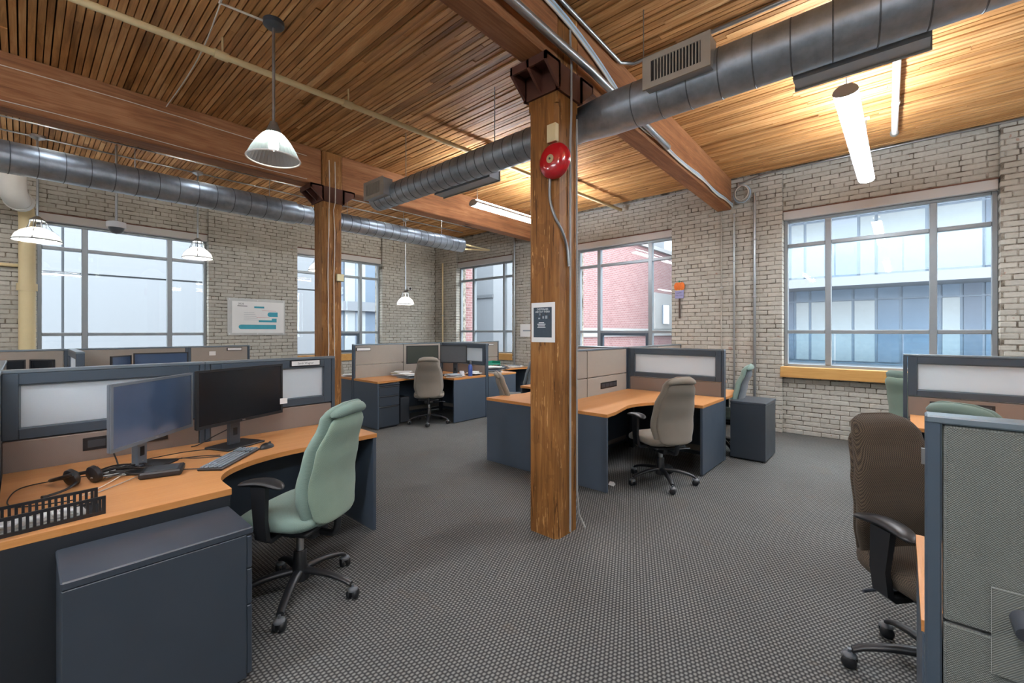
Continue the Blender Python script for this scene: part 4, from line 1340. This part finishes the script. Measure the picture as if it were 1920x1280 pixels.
# WS5 / WS6: right foreground
cub_panel((1.55, -1.3), (1.55, -.042), 'near grey fabric panel at the right edge of the picture', 'tile', 'panel_fabric', rows=((.786, 1.268),), low=.779)
cub_panel((1.52, -1.3 - h), (3.46, -1.3 - h), 'panel behind the near right desk', 'tile', seams=(.97,))
cub_panel((3.48, -1.3 - h), (5.46, -1.3 - h), 'panel behind the second right desk', 'tile', seams=(.97,))
desk(1.584, -1.298, 1, 1, 1.86, 1.262, .7, .66, 'near right corner desk, mostly hidden by the grey fabric panel')
cub_panel((5.49, -1.3), (5.49, 0.0), 'frosted glass topped panel in front of the right-hand window', 'glass', outlets=[(.72, 1)])
desk(5.456, -1.298, -1, 1, 1.9, 1.25, .7, .73, 'right corner desk below the glass topped panel by the window')
# coat hook cup on the near fabric panel
t = wthing('panel_clip', 'rounded grey plastic clip on the near fabric panel', 'clip', (1.517, -.26, .80))
mb = MB(); mb.cyl((1.517, -.205, .845), (1.47, -.205, .83), .024, 20, .019); mb.build('clip_body', M['grey_plastic'], t, smooth=True)
MB().box((1.512, -.30, .70), (1.5195, -.155, .90)).build('backing_plate', M['panel_fabric'], t)
o = MB().box((1.538, -.043, 1.16), (1.548, -.035, 1.2)).build('bracket', M['steel']); tag(o, 'small steel bracket on the post of the near fabric panel', 'bracket')

# L2 / L3: far left group below the big window
SL = 7.50
cub_panel((.43, SL + h), (1.55, SL + h), 'beige panel below the big left window', 'tile')
cub_panel((1.552, SL + h), (2.33, SL + h), 'beige panel with a nameplate right of the big left window', 'tile')
cub_panel((-.9, SL + h), (.36, SL + h), 'beige panel in front of the cream downpipe', 'tile')
cub_panel((.395, 6.3), (.395, SL + PT), 'side panel dividing the two far left desks', 'glass')
desk(.43, SL - .002, 1, -1, 1.9, 1.2, .7, .73, 'far left corner desk with two blue reflecting monitors')
desk(.36, SL - .002, -1, -1, 1.26, 1.2, .7, .73, 'far left corner desk with two dark monitors')
nameplate((2.12, SL - .002, 1.235), (0, -1, 0), 'nameplate on the beige panel right of the big left window', None, .2, .045)
o = MB().box((1.80, SL - .006, 1.15), (1.88, SL - .002, 1.21)).build('sticky_note', M['paper']); tag(o, 'small white note on the beige panel beside the left nameplate', 'note')
# ------------------------------------------------------------------ chairs
CM = {}
def loft(rows, n=28, p=2.6):
    """rows: (cx, cy, cz, half width x, half thickness, direction of thickness as (dy, dz), curl)"""
    mb = MB(); rs = []
    for (cy, cz, wx, th, dy, dz, curl) in rows:
        r = []
        for k in range(n):
            a = 2 * PI * k / n
            ca, sa = math.cos(a), math.sin(a)
            x = wx * math.copysign(abs(ca) ** (2 / p), ca); q = th * math.copysign(abs(sa) ** (2 / p), sa)
            r.append((x, cy + q * dy + curl * x * x, cz + q * dz))
        rs.append(r)
    mb.rings(rs); return mb

def lerp_tab(tab, t):
    for i in range(len(tab) - 1):
        if t <= tab[i + 1][0]:
            a, b = tab[i], tab[i + 1]; k = (t - a[0]) / (b[0] - a[0]); k = k * k * (3 - 2 * k) if len(a) == 2 else k
            return a[1] + (b[1] - a[1]) * k
    return tab[-1][1]

def chair_meshes():
    # back cushion
    W = [(0, .15), (.08, .205), (.28, .236), (.55, .222), (.85, .175), (.95, .155), (1, .115)]
    Y = [(0, -.215), (.15, -.20), (.35, -.195), (.6, -.225), (.85, -.275), (1, -.325)]
    T = [(0, .02), (.05, .036), (.3, .046), (.7, .04), (.9, .038), (.965, .03), (1, .012)]
    def back(scale, yo, tt, z0=.43, z1=1.10, lo=0, hi=1, N=22):
        rows = []
        for i in range(N + 1):
            e = i / N
            e = .5 - .5 * math.cos(PI * e) if True else e
            t = lo + (hi - lo) * e
            cap = min(1, math.sqrt(max(0, 1 - (1 - min(e / .10, 1)) ** 2)), math.sqrt(max(0, 1 - (1 - min((1 - e) / .10, 1)) ** 2)))
            dy = (lerp_tab(Y, min(t + .02, 1)) - lerp_tab(Y, max(t - .02, 0))) / .04; dzz = (z1 - z0)
            L = math.hypot(dy, dzz)
            nd = (dzz / L, -dy / L)
            rows.append((lerp_tab(Y, t) + yo, z0 + (z1 - z0) * t, (.62 + .38 * cap) * lerp_tab(W, t) * scale, max(.006, tt(t) * (.25 + .75 * cap)), nd[0], nd[1], .55))
        return loft(rows)
    CM['back_cushion'] = back(1, 0, lambda t: lerp_tab(T, t)).mesh('back_cushion')
    CM['back_panel'] = back(.89, -.044, lambda t: .022, lo=.03, hi=.89).mesh('back_panel')
    # rolled head of the cushion, folded over towards the rear
    rows = []
    n = 20
    mb = MB(); rs = []
    for i in range(n + 1):
        x = -.152 + .304 * i / n
        k = max(.08, math.sqrt(max(0, 1 - (abs(x) / .155) ** 4)))
        rs.append([(x, -.328 + .034 * k * math.cos(2 * PI * j / 16) + .6 * x * x, 1.062 - .9 * x * x + .034 * k * math.sin(2 * PI * j / 16)) for j in range(16)])
    mb.rings(rs); CM['head_roll'] = mb.mesh('head_roll')
    # seat
    rows = []
    N = 16
    for i in range(N + 1):
        e = .5 - .5 * math.cos(PI * i / N)
        y = -.23 + .48 * e
        cap = min(1, math.sqrt(max(0, 1 - (1 - min(e / .22, 1)) ** 2)), math.sqrt(max(0, 1 - (1 - min((1 - e) / .22, 1)) ** 2)))
        z = .468 - .03 * max(0, (e - .7) / .3) ** 2 + .012 * max(0, (.2 - e) / .2)
        rows.append((y, z, .245 * (.72 + .28 * cap) * (1.0 if e > .4 else .93 + .07 * e / .4), .055 * (.2 + .8 * cap), 0, 1, 0))
    CM['seat'] = loft(rows, 28, 3.2).mesh('seat')
    CM['seat_pan'] = MB().box((-.17, -.17, .385), (.17, .17, .415), .012).mesh('seat_pan')
    # arm: pad and upright, left and right
    for s, nm in ((-1, 'l'), (1, 'r')):
        rows = []
        mb = MB(); rs = []
        for i in range(15):
            e = i / 14
            y = -.13 + .27 * e
            k = math.sqrt(max(.01, 1 - abs(2 * e - 1) ** 3.2))
            rs.append([(s * (.285 - .03 * math.sin(PI * e)) + .046 * k * math.cos(2 * PI * j / 16), y, .705 - .014 * (2 * e - 1) ** 2 + .019 * k * math.sin(2 * PI * j / 16)) for j in range(16)])
        mb.rings(rs[::-1] if s < 0 else rs[::-1]); CM['arm_pad_' + nm] = mb.mesh('arm_pad')
        mb = MB()
        P = [((.14, .0), (.40, .022), .03), ((.24, .0), (.395, .022), .03), ((.275, .0), (.42, .035), .014), ((.29, .0), (.52, .036), .012), ((.285, .01), (.69, .045), .014)]
        rs = []
        for (x, y), (z, hw), th in P:
            if z < .41: r = [(s * x, y - hw, z - .012), (s * x, y + hw, z - .012), (s * x, y + hw, z + .012), (s * x, y - hw, z + .012)]
            else: r = [(s * (x + th), y - hw, z), (s * (x + th), y + hw, z), (s * (x - th), y + hw, z), (s * (x - th), y - hw, z)]
            rs.append(r if s > 0 else r[::-1])
        mb.rings(rs); CM['arm_upright_' + nm] = mb.mesh('arm_upright')
    # mechanism, levers, back bar
    CM['mechanism'] = MB().box((-.07, -.14, .33), (.07, .12, .388), .012).box((-.1, -.05, .345), (.1, .03, .38), .008).mesh('mechanism')
    CM['lever'] = MB().tube([(.08, -.08, .36), (.2, -.11, .365), (.26, -.11, .36)], .007, 8).mesh('lever')
    CM['back_bar'] = MB().tube(spline([(0, -.08, .36), (0, -.2, .352), (0, -.235, .375), (0, -.245, .43), (0, -.24, .50)], 4), .02, 8).mesh('back_bar')
    CM['gas_lift'] = MB().cyl((0, 0, .20), (0, 0, .34), .021, 16).mesh('gas_lift')
    CM['lift_sleeve'] = MB().lathe([(.05, .085), (.052, .10), (.046, .14), (.036, .17), (.034, .245), (.03, .25)], 20, cap=True).mesh('lift_sleeve')
    rs = []
    for i in range(9):
        e = i / 8; x = .03 + .285 * e
        z = .135 - .05 * e ** 2.2 - (.0 if e < .95 else .006); wv = .026 - .006 * e; hh = .019 - .006 * e
        rs.append([(x, wv * math.cos(2 * PI * k / 12), z + hh * math.sin(2 * PI * k / 12)) for k in range(12)])
    CM['base_leg'] = MB().rings(rs).mesh('base_leg')
    # caster
    CM['caster_hood'] = MB().lathe([(.028, .045), (.03, .052), (.024, .062), (.008, .066), (.008, .08)], 14, cap=True).mesh('caster')
    wm = MB()
    def wring(y, r): return [(r * math.cos(2 * PI * k / 18), y, .029 + r * math.sin(2 * PI * k / 18)) for k in range(18)]
    wm.rings([wring(.008, .028), wring(.012, .029), wring(.024, .029), wring(.03, .022)]); CM['wheel'] = wm.mesh('wheel')
    for k, me in CM.items():
        me.materials.append(M['black_plastic']); smooth_mesh(me, 50 if 'upright' not in k else 30)
chair_meshes()

def chair(u, v, face, cloth, label, leg0=0.0, arms=True, clothb=None, roll=True, zs=0.0, bs=1.0):
    t = thing('task_chair', label, 'chair', (u, v, 0), math.radians(face - 90), 'task chairs')
    P = lambda key, mat, par=t, name=None: part(None, CM[key], M[mat], par, name or key)
    s = P('seat', cloth); s.location.z = zs
    for k in ('mechanism', 'seat_pan'):
        P(k, 'black_plastic').location.z = zs
    P('lever', 'grey_plastic').location.z = zs
    bar = P('back_bar', 'black_plastic'); bar.location.z = zs
    b = P('back_cushion', cloth, t, 'backrest'); b.location.z = zs
    P('back_panel', clothb or cloth, b)
    if roll: P('head_roll', cloth, b)
    P('gas_lift', 'steel').scale = (1, 1, 1); P('lift_sleeve', 'black_plastic')
    if arms:
        for nm in ('l', 'r'):
            a = P('arm_upright_' + nm, 'black_plastic', t, 'armrest'); a.location.z = zs
            P('arm_pad_' + nm, 'black_plastic', a, 'arm_pad')
    for k in range(5):
        wa = leg0 + 72 * k                       # world bearing of the leg
        la = math.radians(wa - (face - 90))
        g = P('base_leg', 'black_plastic'); g.rotation_euler = (0, 0, la)
        c = P('caster_hood', 'caster_grey', t, 'caster')
        c.location = (.325 * math.cos(la), .325 * math.sin(la), 0); c.rotation_euler = (0, 0, la + 1.1 + k * 1.7)
        for sd in (0, 1):
            wv = P('wheel', 'black_plastic', c); wv.rotation_euler = (0, 0, PI * sd)
            
    return t

chair(1.06, 2.58, 119, 'fabric_green', 'pale green task chair at the front left desk', 15, True, 'fabric_green_back', zs=.015)
chair(4.235, 1.80, 60, 'fabric_grey', 'taupe task chair at the middle desk, seen from behind', 222, True, 'fabric_grey_back', zs=-.02)
chair(4.446, 5.80, 50, 'fabric_grey', 'taupe task chair without armrests at the far desk', 228, False, 'fabric_grey_back')
chair(4.14, 3.52, -42, 'fabric_grey', 'light taupe task chair showing above the middle desk end', 20, False, 'fabric_grey_back', zs=-.09)
chair(5.52, 4.88, 128, 'fabric_slate', 'dark slate task chair half hidden behind the near column', 10, False, zs=-.06)
chair(5.93, 1.72, 96, 'fabric_green', 'green task chair with dark rear beside the brick wall', 0, True, 'fabric_slate')
chair(2.57, -.13, 226, 'fabric_brown', 'dark brown dotted task chair at the near right desk', 36, roll=False)
chair(3.77, -.40, -32, 'fabric_green', 'green task chair whose top shows over the near fabric panel', 30, True, 'fabric_green_back')
chair(6.16, -.19, -48, 'fabric_green', 'green task chair peeking out left of the right glass panel', 12, False, 'fabric_green_back', roll=False)
chair(4.25, 8.25, 300, 'fabric_grey', 'taupe task chair glimpsed between the far column and the far panel', 5, False, 'fabric_grey_back')

# ------------------------------------------------------------------ desk equipment
def monitor(p0, p1, z0, z1, zd, label, screen, bezel='black_plastic', logo=None, base=True, dock=False):
    """p0, p1: left and right ends of the screen as seen from its front"""
    A, B = Vector((*p0, 0)), Vector((*p1, 0))
    X = (B - A).normalized(); W = (B - A).length
    N = Vector((X.y, -X.x, 0))                 # towards the viewer
    c = (A + B) / 2
    foot = c - N * .085
    t = wthing('monitor', label, 'monitor', (foot.x, foot.y, zd), 'monitors')
    F_ = frame((A.x, A.y, z0), X, (0, 0, 1))   # local z = X x up = towards -? 
    H = z1 - z0
    MB(F_).box((0, 0, -.018), (W, H, .0), .004).box((W * .18, H * .15, -.045), (W * .82, H * .8, -.015), .012).build('housing', M[bezel], t)
    e = .014
    b = MB(F_).box((0, 0, 0), (e, H, .005)).box((W - e, 0, 0), (W, H, .005)).box((e, H - e, 0), (W - e, H, .005)).box((e, 0, 0), (W - e, e * 1.3, .005)).build('bezel', M[bezel], t)
    MB(F_).box((e, e * 1.3, 0), (W - e, H - e, .002)).build('screen', M[screen], t)
    if logo:
        mb = MB(F_); text_mb(mb, logo, .012, Matrix.Translation((W / 2, e * .65, .0053))); mb.build('logo', M['steel'], b)
    G = frame((foot.x, foot.y, zd), X, -N)
    ph = z0 - zd + .1
    nk = MB(G).box((-.04, -.012, .008), (.04, .02, ph - .05), .006).box((-.036, -.05, ph - .1), (.036, .02, ph), .006).build('stand_neck', M['grey_plastic'] if bezel != 'bezel_silver' else M['bezel_silver'], t)
    MB(G).box((-.016, -.0135, .07), (.016, -.011, .12), .002).build('cable_slot', M['dark_gap'], nk)
    MB(G).box((-.14, -.12, .0), (.14, .09, .012), .005).build('stand_base', M['black_plastic'], t)
    return t
zd = DZT
monitor((.285, 2.90), (.715, 3.36), .898, 1.238, zd, 'silver-edged monitor with a bluish reflection painted on its screen, left on the front desk', 'screen_blue_reflection', 'bezel_silver', 'DELL')
monitor((.69, 3.15), (1.27, 3.40), .905, 1.262, zd, 'black monitor with a dark screen, right on the front desk', 'screen_dark', 'black_plastic', 'DELL')
monitor((4.35, 6.30), (4.90, 6.13), .945, 1.255, zd, 'left monitor with a dark green screen on the far desk', 'screen_green')
monitor((4.92, 6.10), (5.14, 5.65), .945, 1.255, zd, 'right monitor with a grey screen on the far desk', 'screen_grey')
monitor((.67, 6.72), (.87, 6.93), .92, 1.215, zd, 'narrow-looking monitor with a painted blue reflection below the big left window', 'screen_blue_reflection')
monitor((.89, 6.94), (1.42, 6.86), .92, 1.235, zd, 'wide monitor with a painted blue reflection below the big left window', 'screen_blue_reflection')
monitor((-.52, 6.84), (.02, 6.94), .92, 1.20, zd, 'dark monitor at the far left edge of the picture', 'screen_dark')
monitor((.05, 6.95), (.22, 6.75), .92, 1.20, zd, 'second dark monitor, beside the dividing side panel', 'screen_dark')

# dock under the left monitor
G = frame((.545, 2.985, zd), (.73, -.68, 0), (.68, .73, 0))
t = wthing('docking_station', 'black wedge docking station in front of the left monitor', 'dock', (.545, 2.985, zd))
MB(Matrix.Translation((.50, 2.96, zd)) @ Matrix.Rotation(math.radians(-18), 4, 'Z')).box((-.09, -.075, .001), (.09, .075, .034), .008).build('body', M['black_plastic'], t)
MB(Matrix.Translation((.50, 2.96, zd)) @ Matrix.Rotation(math.radians(-18), 4, 'Z')).box((-.07, -.055, .033), (.07, .055, .036), .002).build('top_plate', M['grey_plastic'], t)

# keyboard and mouse
t = thing('keyboard', 'black keyboard with grey keys at the desk curve', 'keyboard', (.825, 2.985, zd), math.radians(47))
MB().box((-.215, -.065, .0), (.215, .065, .016), .005).build('case', M['black_plastic'], t)
ks = MB()
for r in range(5):
    for k in range(20):
        if k in (15,) : continue
        x = -.207 + k * .0208; y = -.058 + r * .0235
        ks.box((x, y, .016), (x + .0155, y + .0165, .0235), .002)
o = ks.build('keys', M['key_grey'], t); o['kind'] = 'stuff'
t = thing('computer_mouse', 'black computer mouse on the front left desk', 'mouse', (1.07, 3.12, zd), math.radians(30))
rs = []
for i in range(9):
    e = i / 8; x = -.055 + .11 * e; k = math.sqrt(max(.02, 1 - (2 * e - 1) ** 2))
    rs.append([(x, .031 * k * math.cos(2 * PI * j / 14), .0 + max(0, .036 * k * (1.15 - .4 * e) * math.sin(2 * PI * j / 14))) for j in range(14)])
MB().rings(rs[::-1]).build('shell', M['black_plastic'], t, smooth=True)
MB().cyl((.025, -.004, .028), (.025, .004, .028), .008, 10).build('scroll_wheel', M['grey_plastic'], t)

# headset
t = thing('headset', 'black headset lying by the panel on the front left desk', 'headset', (.20, 3.05, zd), math.radians(25))
for sx in (-1, 1):
    ec = MB(Matrix.Translation((sx * .035, -.02 * sx, .045)) @ Matrix.Rotation(math.radians(75), 4, 'Y'))
    ec.lathe([(.001, -.02), (.03, -.019), (.043, -.008), (.043, .01), (.03, .02), (.001, .02)], 20)
    ec.build('ear_cup', M['black_plastic'], t, smooth=True)
MB().tube(spline([(-.05, -.02, .07), (-.08, .06, .045), (-.05, .14, .025), (.03, .15, .022), (.07, .07, .04), (.05, -.01, .07)], 6), .009, 8).build('headband', M['black_plastic'], t, smooth=True)
MB().tube(spline([(-.04, -.03, .03), (-.1, -.06, .016), (-.19, -.07, .012)], 4), [.006] * 8 + [.009], 8).build('microphone_boom', M['black_plastic'], t, smooth=True)

# cables on the desk
def desk_cable(label, pts, r=.0028, mat='cable_black'):
    P = spline([(x, y, zd + z) for x, y, z in pts], 7)
    o = MB().tube(P, r, 6).build('desk_cable', M[mat], None, smooth=True); tag(o, label, 'cable', 'cables on the front left desk')
desk_cable('black cable looping along the panel to the desk left edge', [(.32, 3.10, .02), (.15, 3.22, .004), (.0, 3.2, .004), (-.045, 3.02, .004), (-.03, 2.88, .004), (.05, 2.82, .004), (.16, 2.79, .004)])
desk_cable('black cable curving from the dock round towards the keyboard', [(.58, 2.94, .01), (.72, 2.88, .004), (.84, 2.93, .004), (.82, 3.08, .004), (.7, 3.16, .004), (.62, 3.17, .02)])
desk_cable('black cable running behind the left monitor to the right one', [(.30, 3.2, .01), (.45, 3.32, .008), (.66, 3.38, .004), (.85, 3.34, .004), (.98, 3.36, .012)])
desk_cable('black cable from the keyboard to the cable tangle', [(.80, 3.1, .012), (.72, 3.2, .004), (.6, 3.22, .006), (.42, 3.18, .01), (.3, 3.12, .02)])
desk_cable('thin white cable crossing from the tangle towards the letter tray', [(.36, 3.08, .012), (.28, 2.95, .008), (.2, 2.84, .008), (.17, 2.78, .02)], .0022, 'cable_white')
desk_cable('grey cable lying beside the white one on the desk', [(.44, 3.02, .01), (.33, 2.92, .006), (.22, 2.82, .006), (.19, 2.77, .02)], .0022, 'cable_grey')
desk_cable('cable plugged into the outlet strip behind the left monitor', [(.34, 3.57, .09), (.35, 3.48, .07), (.36, 3.36, .02), (.35, 3.22, .01), (.33, 3.12, .012)], .004)
desk_cable('mouse cable running back from the mouse', [(1.02, 3.09, .012), (.95, 3.13, .004), (.93, 3.2, .004), (1.0, 3.26, .004)], .0022)
desk_cable('monitor cable dropping behind the right monitor stand', [(.96, 3.40, .12), (.86, 3.46, .06), (.78, 3.5, .01), (.74, 3.5, .004)], .004)
for k in range(5):
    rs = random.Random(k + 20)
    pts = [(.27 + rs.uniform(-.05, .2), 3.05 + rs.uniform(-.04, .14), .008 + rs.random() * .035) for _ in range(6)]
    desk_cable(['first', 'second', 'third', 'fourth', 'fifth'][k] + ' strand of the cable tangle beside the headset', pts, .003 if k % 2 else .0045, 'cable_black' if k != 3 else 'cable_grey')

# letter tray (black slotted organiser) at the desk's front left edge
t = thing('letter_tray', 'black slotted letter tray on the front edge of the left desk', 'tray', (.075, 2.60, zd), math.radians(4))
def slotted(y, h_, name):
    x0, x1 = -.2, .15
    mb = MB().box((x0, y - .004, .0), (x1, y + .004, .014)).box((x0, y - .004, h_ - .012), (x1, y + .004, h_)).box((x0, y - .004, .014), (x0 + .01, y + .004, h_ - .012)).box((x1 - .012, y - .004, .014), (x1, y + .004, h_ - .012))
    w_ = mb.build(name, M['black_plastic'], t)
    n = 19
    for k in range(1, n):
        x = x0 + (x1 - x0) * k / n
        MB().box((x - .0045, y - .003, .014), (x + .0045, y + .003, h_ - .012)).build('slat', M['black_plastic'], w_)
slotted(-.11, .075, 'slotted_wall'); slotted(.05, .075, 'slotted_wall')
MB().box((-.2, -.11, 0), (.15, .05, .004)).build('tray_floor', M['black_plastic'], t)
MB(Matrix.Rotation(.03, 4, 'Z')).box((-.19, -.09, .005), (.10, .035, .012)).box((-.18, -.08, .012), (.07, .03, .02)).build('mailer_bag', M['clear_sleeve'], t)
rsx = random.Random(9)
for k in range(7):
    x = -.17 + k * .036
    MB(Matrix.Translation((x, -.03, .02)) @ Matrix.Rotation(rsx.uniform(-.6, .6), 4, 'Z')).box((-.012, -.03, 0), (.012, .03, .012), .003).build('bag_fold', M['white_plastic'], t)

# sticker on the right monitor corner, tag on the glass
o = MB().box((1.25, 3.385, .97), (1.30, 3.388, 1.01)).build('paper_tag', M['paper']); tag(o, 'small printed tag beside the lower corner of the black monitor', 'tag')

# clutter on the far desk
def sheets(label, u, v, n, z=DZT, w_=.21, l_=.28, mats=('paper',), seed=0, grp='loose papers'):
    rs = random.Random(seed)
    t = thing('paper_stack', label, 'papers', (u, v, z), rs.uniform(0, 3), grp)
    for k in range(n):
        MB(Matrix.Translation((rs.uniform(-.03, .03), rs.uniform(-.03, .03), k * .008)) @ Matrix.Rotation(rs.uniform(-.5, .5), 4, 'Z')).box((-w_ / 2, -l_ / 2, .0005), (w_ / 2, l_ / 2, .007)).build('sheet', M[rs.choice(mats)], t)
sheets('loose papers left of the far monitors', 4.34, 6.42, 10, mats=('paper', 'yellow_paper', 'paper', 'print_grey'), seed=1)
sheets('small paper pile below the right far monitor', 4.84, 5.62, 6, mats=('paper', 'print_grey', 'paper'), seed=2)
sheets('tall crumpled paper pile behind the far task chair', 4.24, 6.08, 9, mats=('paper', 'print_grey', 'paper', 'print_ink'), seed=31)
sheets('paper pile beside the blue water bottle', 5.25, 5.58, 8, mats=('paper', 'paper', 'print_ink'), seed=33, w_=.15, l_=.2)
t = thing('water_bottle', 'blue water bottle on the far desk', 'bottle', (5.10, 5.52, DZT))
MB().lathe([(.036, 0), (.038, .01), (.038, .16), (.03, .185), (.022, .195), (.022, .205)], 20, cap=True).build('bottle_body', M['bottle_blue'], t, smooth=True)
MB().lathe([(.025, .205), (.025, .25), (.02, .256), (.008, .258)], 16, cap=True).build('bottle_cap', M['print_ink'], t, smooth=True)
t = thing('mug', 'small white mug beside the blue bottle', 'mug', (4.98, 5.60, DZT))
MB().lathe([(.03, 0), (.035, .005), (.038, .09), (.034, .09), (.031, .01)], 18).build('cup', M['white_plastic'], t, smooth=True)
MB().tube([(.036, 0, .075), (.06, 0, .065), (.06, 0, .03), (.036, 0, .02)], .005, 6).build('handle', M['white_plastic'], t, smooth=True)
t = thing('keyboard', 'dark keyboard below the far monitors', 'keyboard', (4.75, 5.98, DZT), math.radians(-40))
MB().box((-.2, -.06, 0), (.2, .06, .02), .004).build('case', M['black_plastic'], t)
ks = MB()
for r in range(4):
    for k in range(14): ks.box((-.19 + k * .027, -.05 + r * .026, .02), (-.168 + k * .027, -.03 + r * .026, .026))
o = ks.build('keys', M['grey_plastic'], t); o['kind'] = 'stuff'
t = thing('desk_phone', 'black desk phone between the far monitors', 'phone', (4.98, 6.3, DZT), math.radians(-60))
MB().add([(-.09, -.1, 0), (.09, -.1, 0), (.09, .1, 0), (-.09, .1, 0), (-.09, -.1, .03), (.09, -.1, .03), (.09, .1, .1), (-.09, .1, .1)], [(0, 3, 2, 1), (4, 5, 6, 7), (0, 1, 5, 4), (1, 2, 6, 5), (2, 3, 7, 6), (3, 0, 4, 7)]).build('phone_body', M['black_plastic'], t)
MB().tube(spline([(-.06, -.09, .06), (-.06, 0, .1), (-.06, .09, .13)], 4), .02, 8).build('handset', M['black_plastic'], t, smooth=True)

# far right desk: paper pile, green tray, cups
DR = UR + PT
for k, (x, y, n, sd) in enumerate(((DR + .29, 5.62, 15, 4), (DR + .55, 5.98, 11, 5), (DR + 1.02, 6.1, 7, 6), (DR + 1.55, 6.2, 5, 7), (DR + .2, 6.3, 10, 8))):
    sheets(['tall paper pile nearest the far right panel end', 'second paper pile on the far right desk', 'paper pile before the green tray', 'low paper pile right of the green tray', 'paper pile deepest in the far right desk corner'][k], x, y, n, mats=('paper', 'paper', 'print_ink', 'paper', 'print_grey'), seed=sd, grp='paper piles on the far right desk')
t = thing('green_tray', 'green plastic tray on the far right desk', 'tray', (DR + .95, 6.45, DZT + .07), 0)
MB().box((-.3, -.12, .0), (.3, .12, .02), .004).box((-.3, -.12, .02), (-.285, .12, .07)).box((.285, -.12, .02), (.3, .12, .07)).box((-.285, .105, .02), (.285, .12, .07)).build('tray_body', M['green_plastic'], t)
MB().box((-.3, -.12, -.07), (-.28, -.1, 0)).box((.28, -.12, -.07), (.3, -.1, 0)).box((-.3, .1, -.07), (-.28, .12, 0)).box((.28, .1, -.07), (.3, .12, 0)).build('tray_feet', M['green_plastic'], t)
t = thing('drink_cup', 'white paper cup with a straw on the far right desk', 'cup', (DR + .42, 6.28, DZT))
MB().lathe([(.03, 0), (.042, .14), (.044, .145), (.044, .155), (.01, .16)], 18, cap=True).build('cup', M['white_plastic'], t, smooth=True)
MB().cyl((0, 0, .15), (.01, 0, .26), .005, 8).build('straw', M['white_plastic'], t)
t = thing('dark_bottle', 'slim dark bottle behind the far right paper pile', 'bottle', (DR + .24, 5.95, DZT))
MB().lathe([(.03, 0), (.032, .01), (.032, .2), (.015, .25), (.015, .36), (.02, .37)], 16, cap=True).build('bottle_body', M['black_plastic'], t, smooth=True)
MB().lathe([(.021, .37), (.021, .40), (.004, .405)], 12, cap=True).build('bottle_cap', M['print_ink'], t)
sheets('papers on the hindmost desk beyond the far panel', 3.75, S4 + .35, 5, seed=12)
t = thing('computer_tower', 'black computer tower below the far desk', 'computer', (4.18, 6.3, 0))
MB().box((-.09, -.2, .01), (.09, .2, .42), .008).build('case', M['black_plastic'], t)
MB().box((-.085, -.206, .02), (.085, -.2, .41)).build('front_panel', M['grey_plastic'], t)
# scrap of paper on the carpet
o = MB(Matrix.Translation((3.86, 2.13, .001)) @ Matrix.Rotation(.4, 4, 'Z')).prism([(-.07, -.02), (0, -.03), (.06, -.01), (.07, .03), (-.03, .035)], 0, .002).build('paper_scrap', M['paper'])
tag(o, 'torn scrap of paper on the carpet beside the middle desk', 'paper')
# conduit stub and outlet under the middle desk
